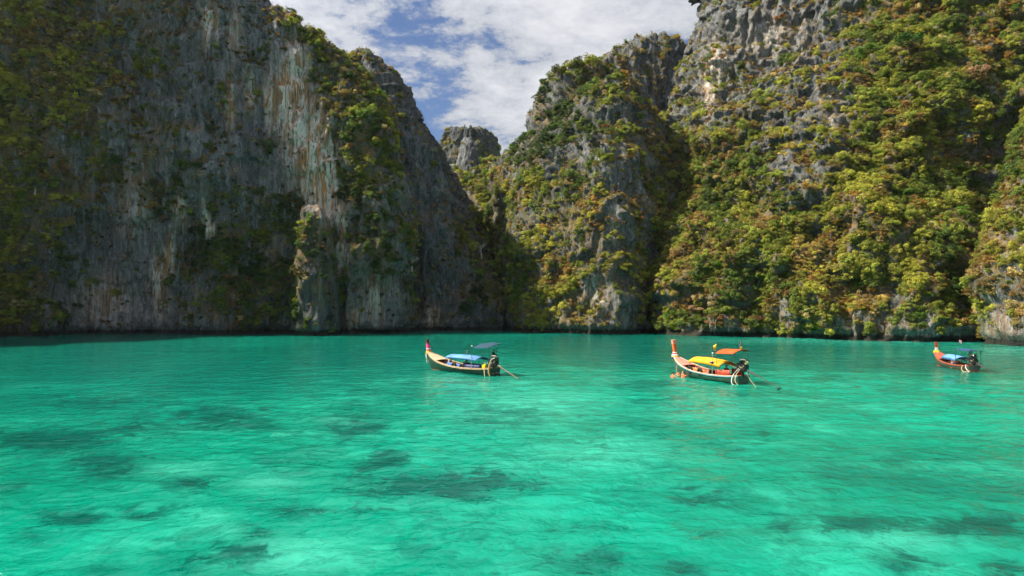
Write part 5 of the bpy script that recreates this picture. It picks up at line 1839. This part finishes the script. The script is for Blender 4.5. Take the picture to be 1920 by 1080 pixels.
    tt = np.clip(((ctr[:, None]-d0[None])*v[None]).sum(-1)/L2, 0, 1)
    dist = np.linalg.norm(ctr[:, None]-(d0[None]+tt[..., None]*v[None]), axis=-1)
    k = dist.argmin(1)
    tsel = tt[np.arange(len(k)), k]
    mi = [names[tagv[E[q, 1]]] if ts > 0.30 else names[tagv[E[q, 0]]] for q, ts in zip(k, tsel)]
    fin = MB()
    fin.v = bv + b.v; fin.f = bf + [tuple(i+nv0 for i in f) for f in b.f]; fin.m = mi + b.m
    o = fin.build('person', [skin, top, legs, EYE, LIPS])
    o.location = loc; o.rotation_euler = (0, 0, rz); o.scale = (scale,)*3
    # hair or cap
    h = MB()
    P = np.empty((8, 17, 3))
    for i in range(8):
        for j in range(17):
            a = 2*math.pi*j/16
            front = 0.5+0.5*math.cos(a)
            low = -0.05 + 0.55*front**2 if not long_hair else -1.15+1.7*front**1.2
            e = low + (math.pi/2-low)*i/7
            x, y, z = math.cos(e)*math.cos(a), math.cos(e)*math.sin(a), math.sin(e)
            P[i, j] = (hd.x-0.006+0.107*x, hd.y+0.089*y, hd.z+0.012+0.127*z)
    h.grid(P)
    if cap:
        h.grid([[(hd.x+0.085+0.09*r_, -0.07+0.14*j/6, hd.z+0.052-0.02*r_) for j in range(7)] for r_ in (0, 1)])
    ho = h.build('cap' if cap else 'hair', cap or hair, o)
    ho.modifiers.new('thick', 'SOLIDIFY').thickness = 0.014
    if vest:
        vb = MB()
        P = []
        lo, hi = J['waist'].lerp(J['pelvis'], 0.2), J['neck']+Vector((-0.01, 0, -0.01))
        for i in range(7):
            k = i/6.0
            c = lo.lerp(J['chest'], min(1, k*1.7)) if k < 0.6 else J['chest'].lerp(hi, (k-0.6)/0.4)
            rx, ry = 0.165-0.03*k, 0.205-0.02*k
            if k > 0.85:
                rx, ry = 0.12, 0.14
            P.append([(c.x+rx*math.cos(2*math.pi*j/16), c.y+ry*math.sin(2*math.pi*j/16), c.z) for j in range(17)])
        vb.grid(P)
        vo = vb.build('life_vest', VEST, o)
        vo.modifiers.new('foam', 'SOLIDIFY').thickness = 0.035
    tag(o, label, 'person')
    return o

def seat(boat, p, pose, rel, **kw):
    w = on(boat, p)
    return make_person(pose, w, boat.rotation_euler.z+rel, scale=kw.pop('scale', 1.0), **kw)

PI = math.pi
seat(BOAT1, (6.25, 0.30, 0.58), 'sit', 0.2, skin=SKIN_TAN, top=WHITESHIRT, legs=SHORTS, hair=HAIR_BROWN, label='person in a white shirt seated under the front of the blue canopy')
seat(BOAT1, (3.35, 0.30, 0.50), 'slump', 0.5, skin=SKIN_TAN, top=DARKSHIRT, legs=SHORTS, hair=HAIR_BLACK, label='person in black leaning forward under the blue canopy of the green boat')
seat(BOAT1, (0.62, -0.30, 0.78), 'stand', PI+0.35, skin=SKIN_TAN, top=DARKSHIRT, legs=SHORTS, hair=HAIR_BLACK, label='person in a dark shirt standing behind the engine of the green boat')
seat(BOAT2, (2.05, 0.10, 0.62), 'sit', PI*0.9, skin=SKIN_TAN, top=paint('maroon_shirt', (0.10, 0.02, 0.015), 0.8), legs=SHORTS, hair=HAIR_BLACK, label='dark-haired person seated in front of the engine of the golden-canopy boat')
seat(BOAT3, (5.9, 0.42, 0.66), 'slump', -2.4, skin=SKIN_PINK, top=PINKSHIRT, legs=SHORTS, hair=HAIR_FAIR, cap=WHITESHIRT, label='person in pink shirt and white cap on the side of the small boat')
seat(BOAT3, (3.3, 0.35, 0.50), 'slump', 0.8, skin=SKIN_PINK, top=SKIN_PINK, legs=BLUESHORTS, hair=HAIR_BROWN, label='bare-chested person bending forward amidships in the small rust-red boat', sleeve=False)
seat(BOAT3, (1.25, -0.25, 0.72), 'stand', 0.4, skin=SKIN_TAN, top=WHITESHIRT, legs=SHORTS, hair=HAIR_BLACK, label='person in a white shirt standing under the navy roof of the small boat', scale=0.9)
def swimmer(px, Y, pose, rz, z=0.0, **kw):
    p = W(px, 600, Y)
    make_person(pose, (p[0], Y, z), rz, SKIN_PALE, VEST, BLUESHORTS, kw.pop('hair'), kw.pop('label'), vest=True, sleeve=False, **kw)
swimmer(1261, 64.6, 'swim', 0.2, z=0.14, scale=1.1, hair=HAIR_BLACK, label='black-haired swimmer in an orange life vest, farthest from the boat')
swimmer(1271.5, 66.2, 'swim', 0.6, z=0.17, scale=1.1, hair=HAIR_FAIR, label='fair-haired swimmer in an orange life vest between two other swimmers')
swimmer(1281, 64.6, 'swim_reach', 0.6, z=0.17, scale=1.1, hair=HAIR_BROWN, label='swimmer in an orange life vest reaching up towards the orange-prowed boat', one_arm_down=True)

# ------------------------------------------------------------------ the moist air over the lagoon
def build_haze():
    x0, x1, y0, y1, z0, z1 = -440, 440, -150, 520, -4.5, 175
    v = [(x, y, z) for z in (z0, z1) for y in (y0, y1) for x in (x0, x1)]
    f = [(0, 2, 3, 1), (4, 5, 7, 6), (0, 1, 5, 4), (2, 6, 7, 3), (0, 4, 6, 2), (1, 3, 7, 5)]
    me = bpy.data.meshes.new('haze')
    me.from_pydata(v, [], f)
    m, t, out = material('lagoon_air')
    vol = t.new('ShaderNodeVolumePrincipled')
    vol.inputs['Color'].default_value = (0.80, 0.90, 1.0, 1)
    vol.inputs['Density'].default_value = 0.00004
    vol.inputs['Anisotropy'].default_value = 0.25
    t.l.new(vol.outputs[0], out.inputs['Volume'])
    me.materials.append(m)
    tag(link('haze', me), 'thin bluish haze hanging in the air of the lagoon', None, None, 'stuff')
build_haze()
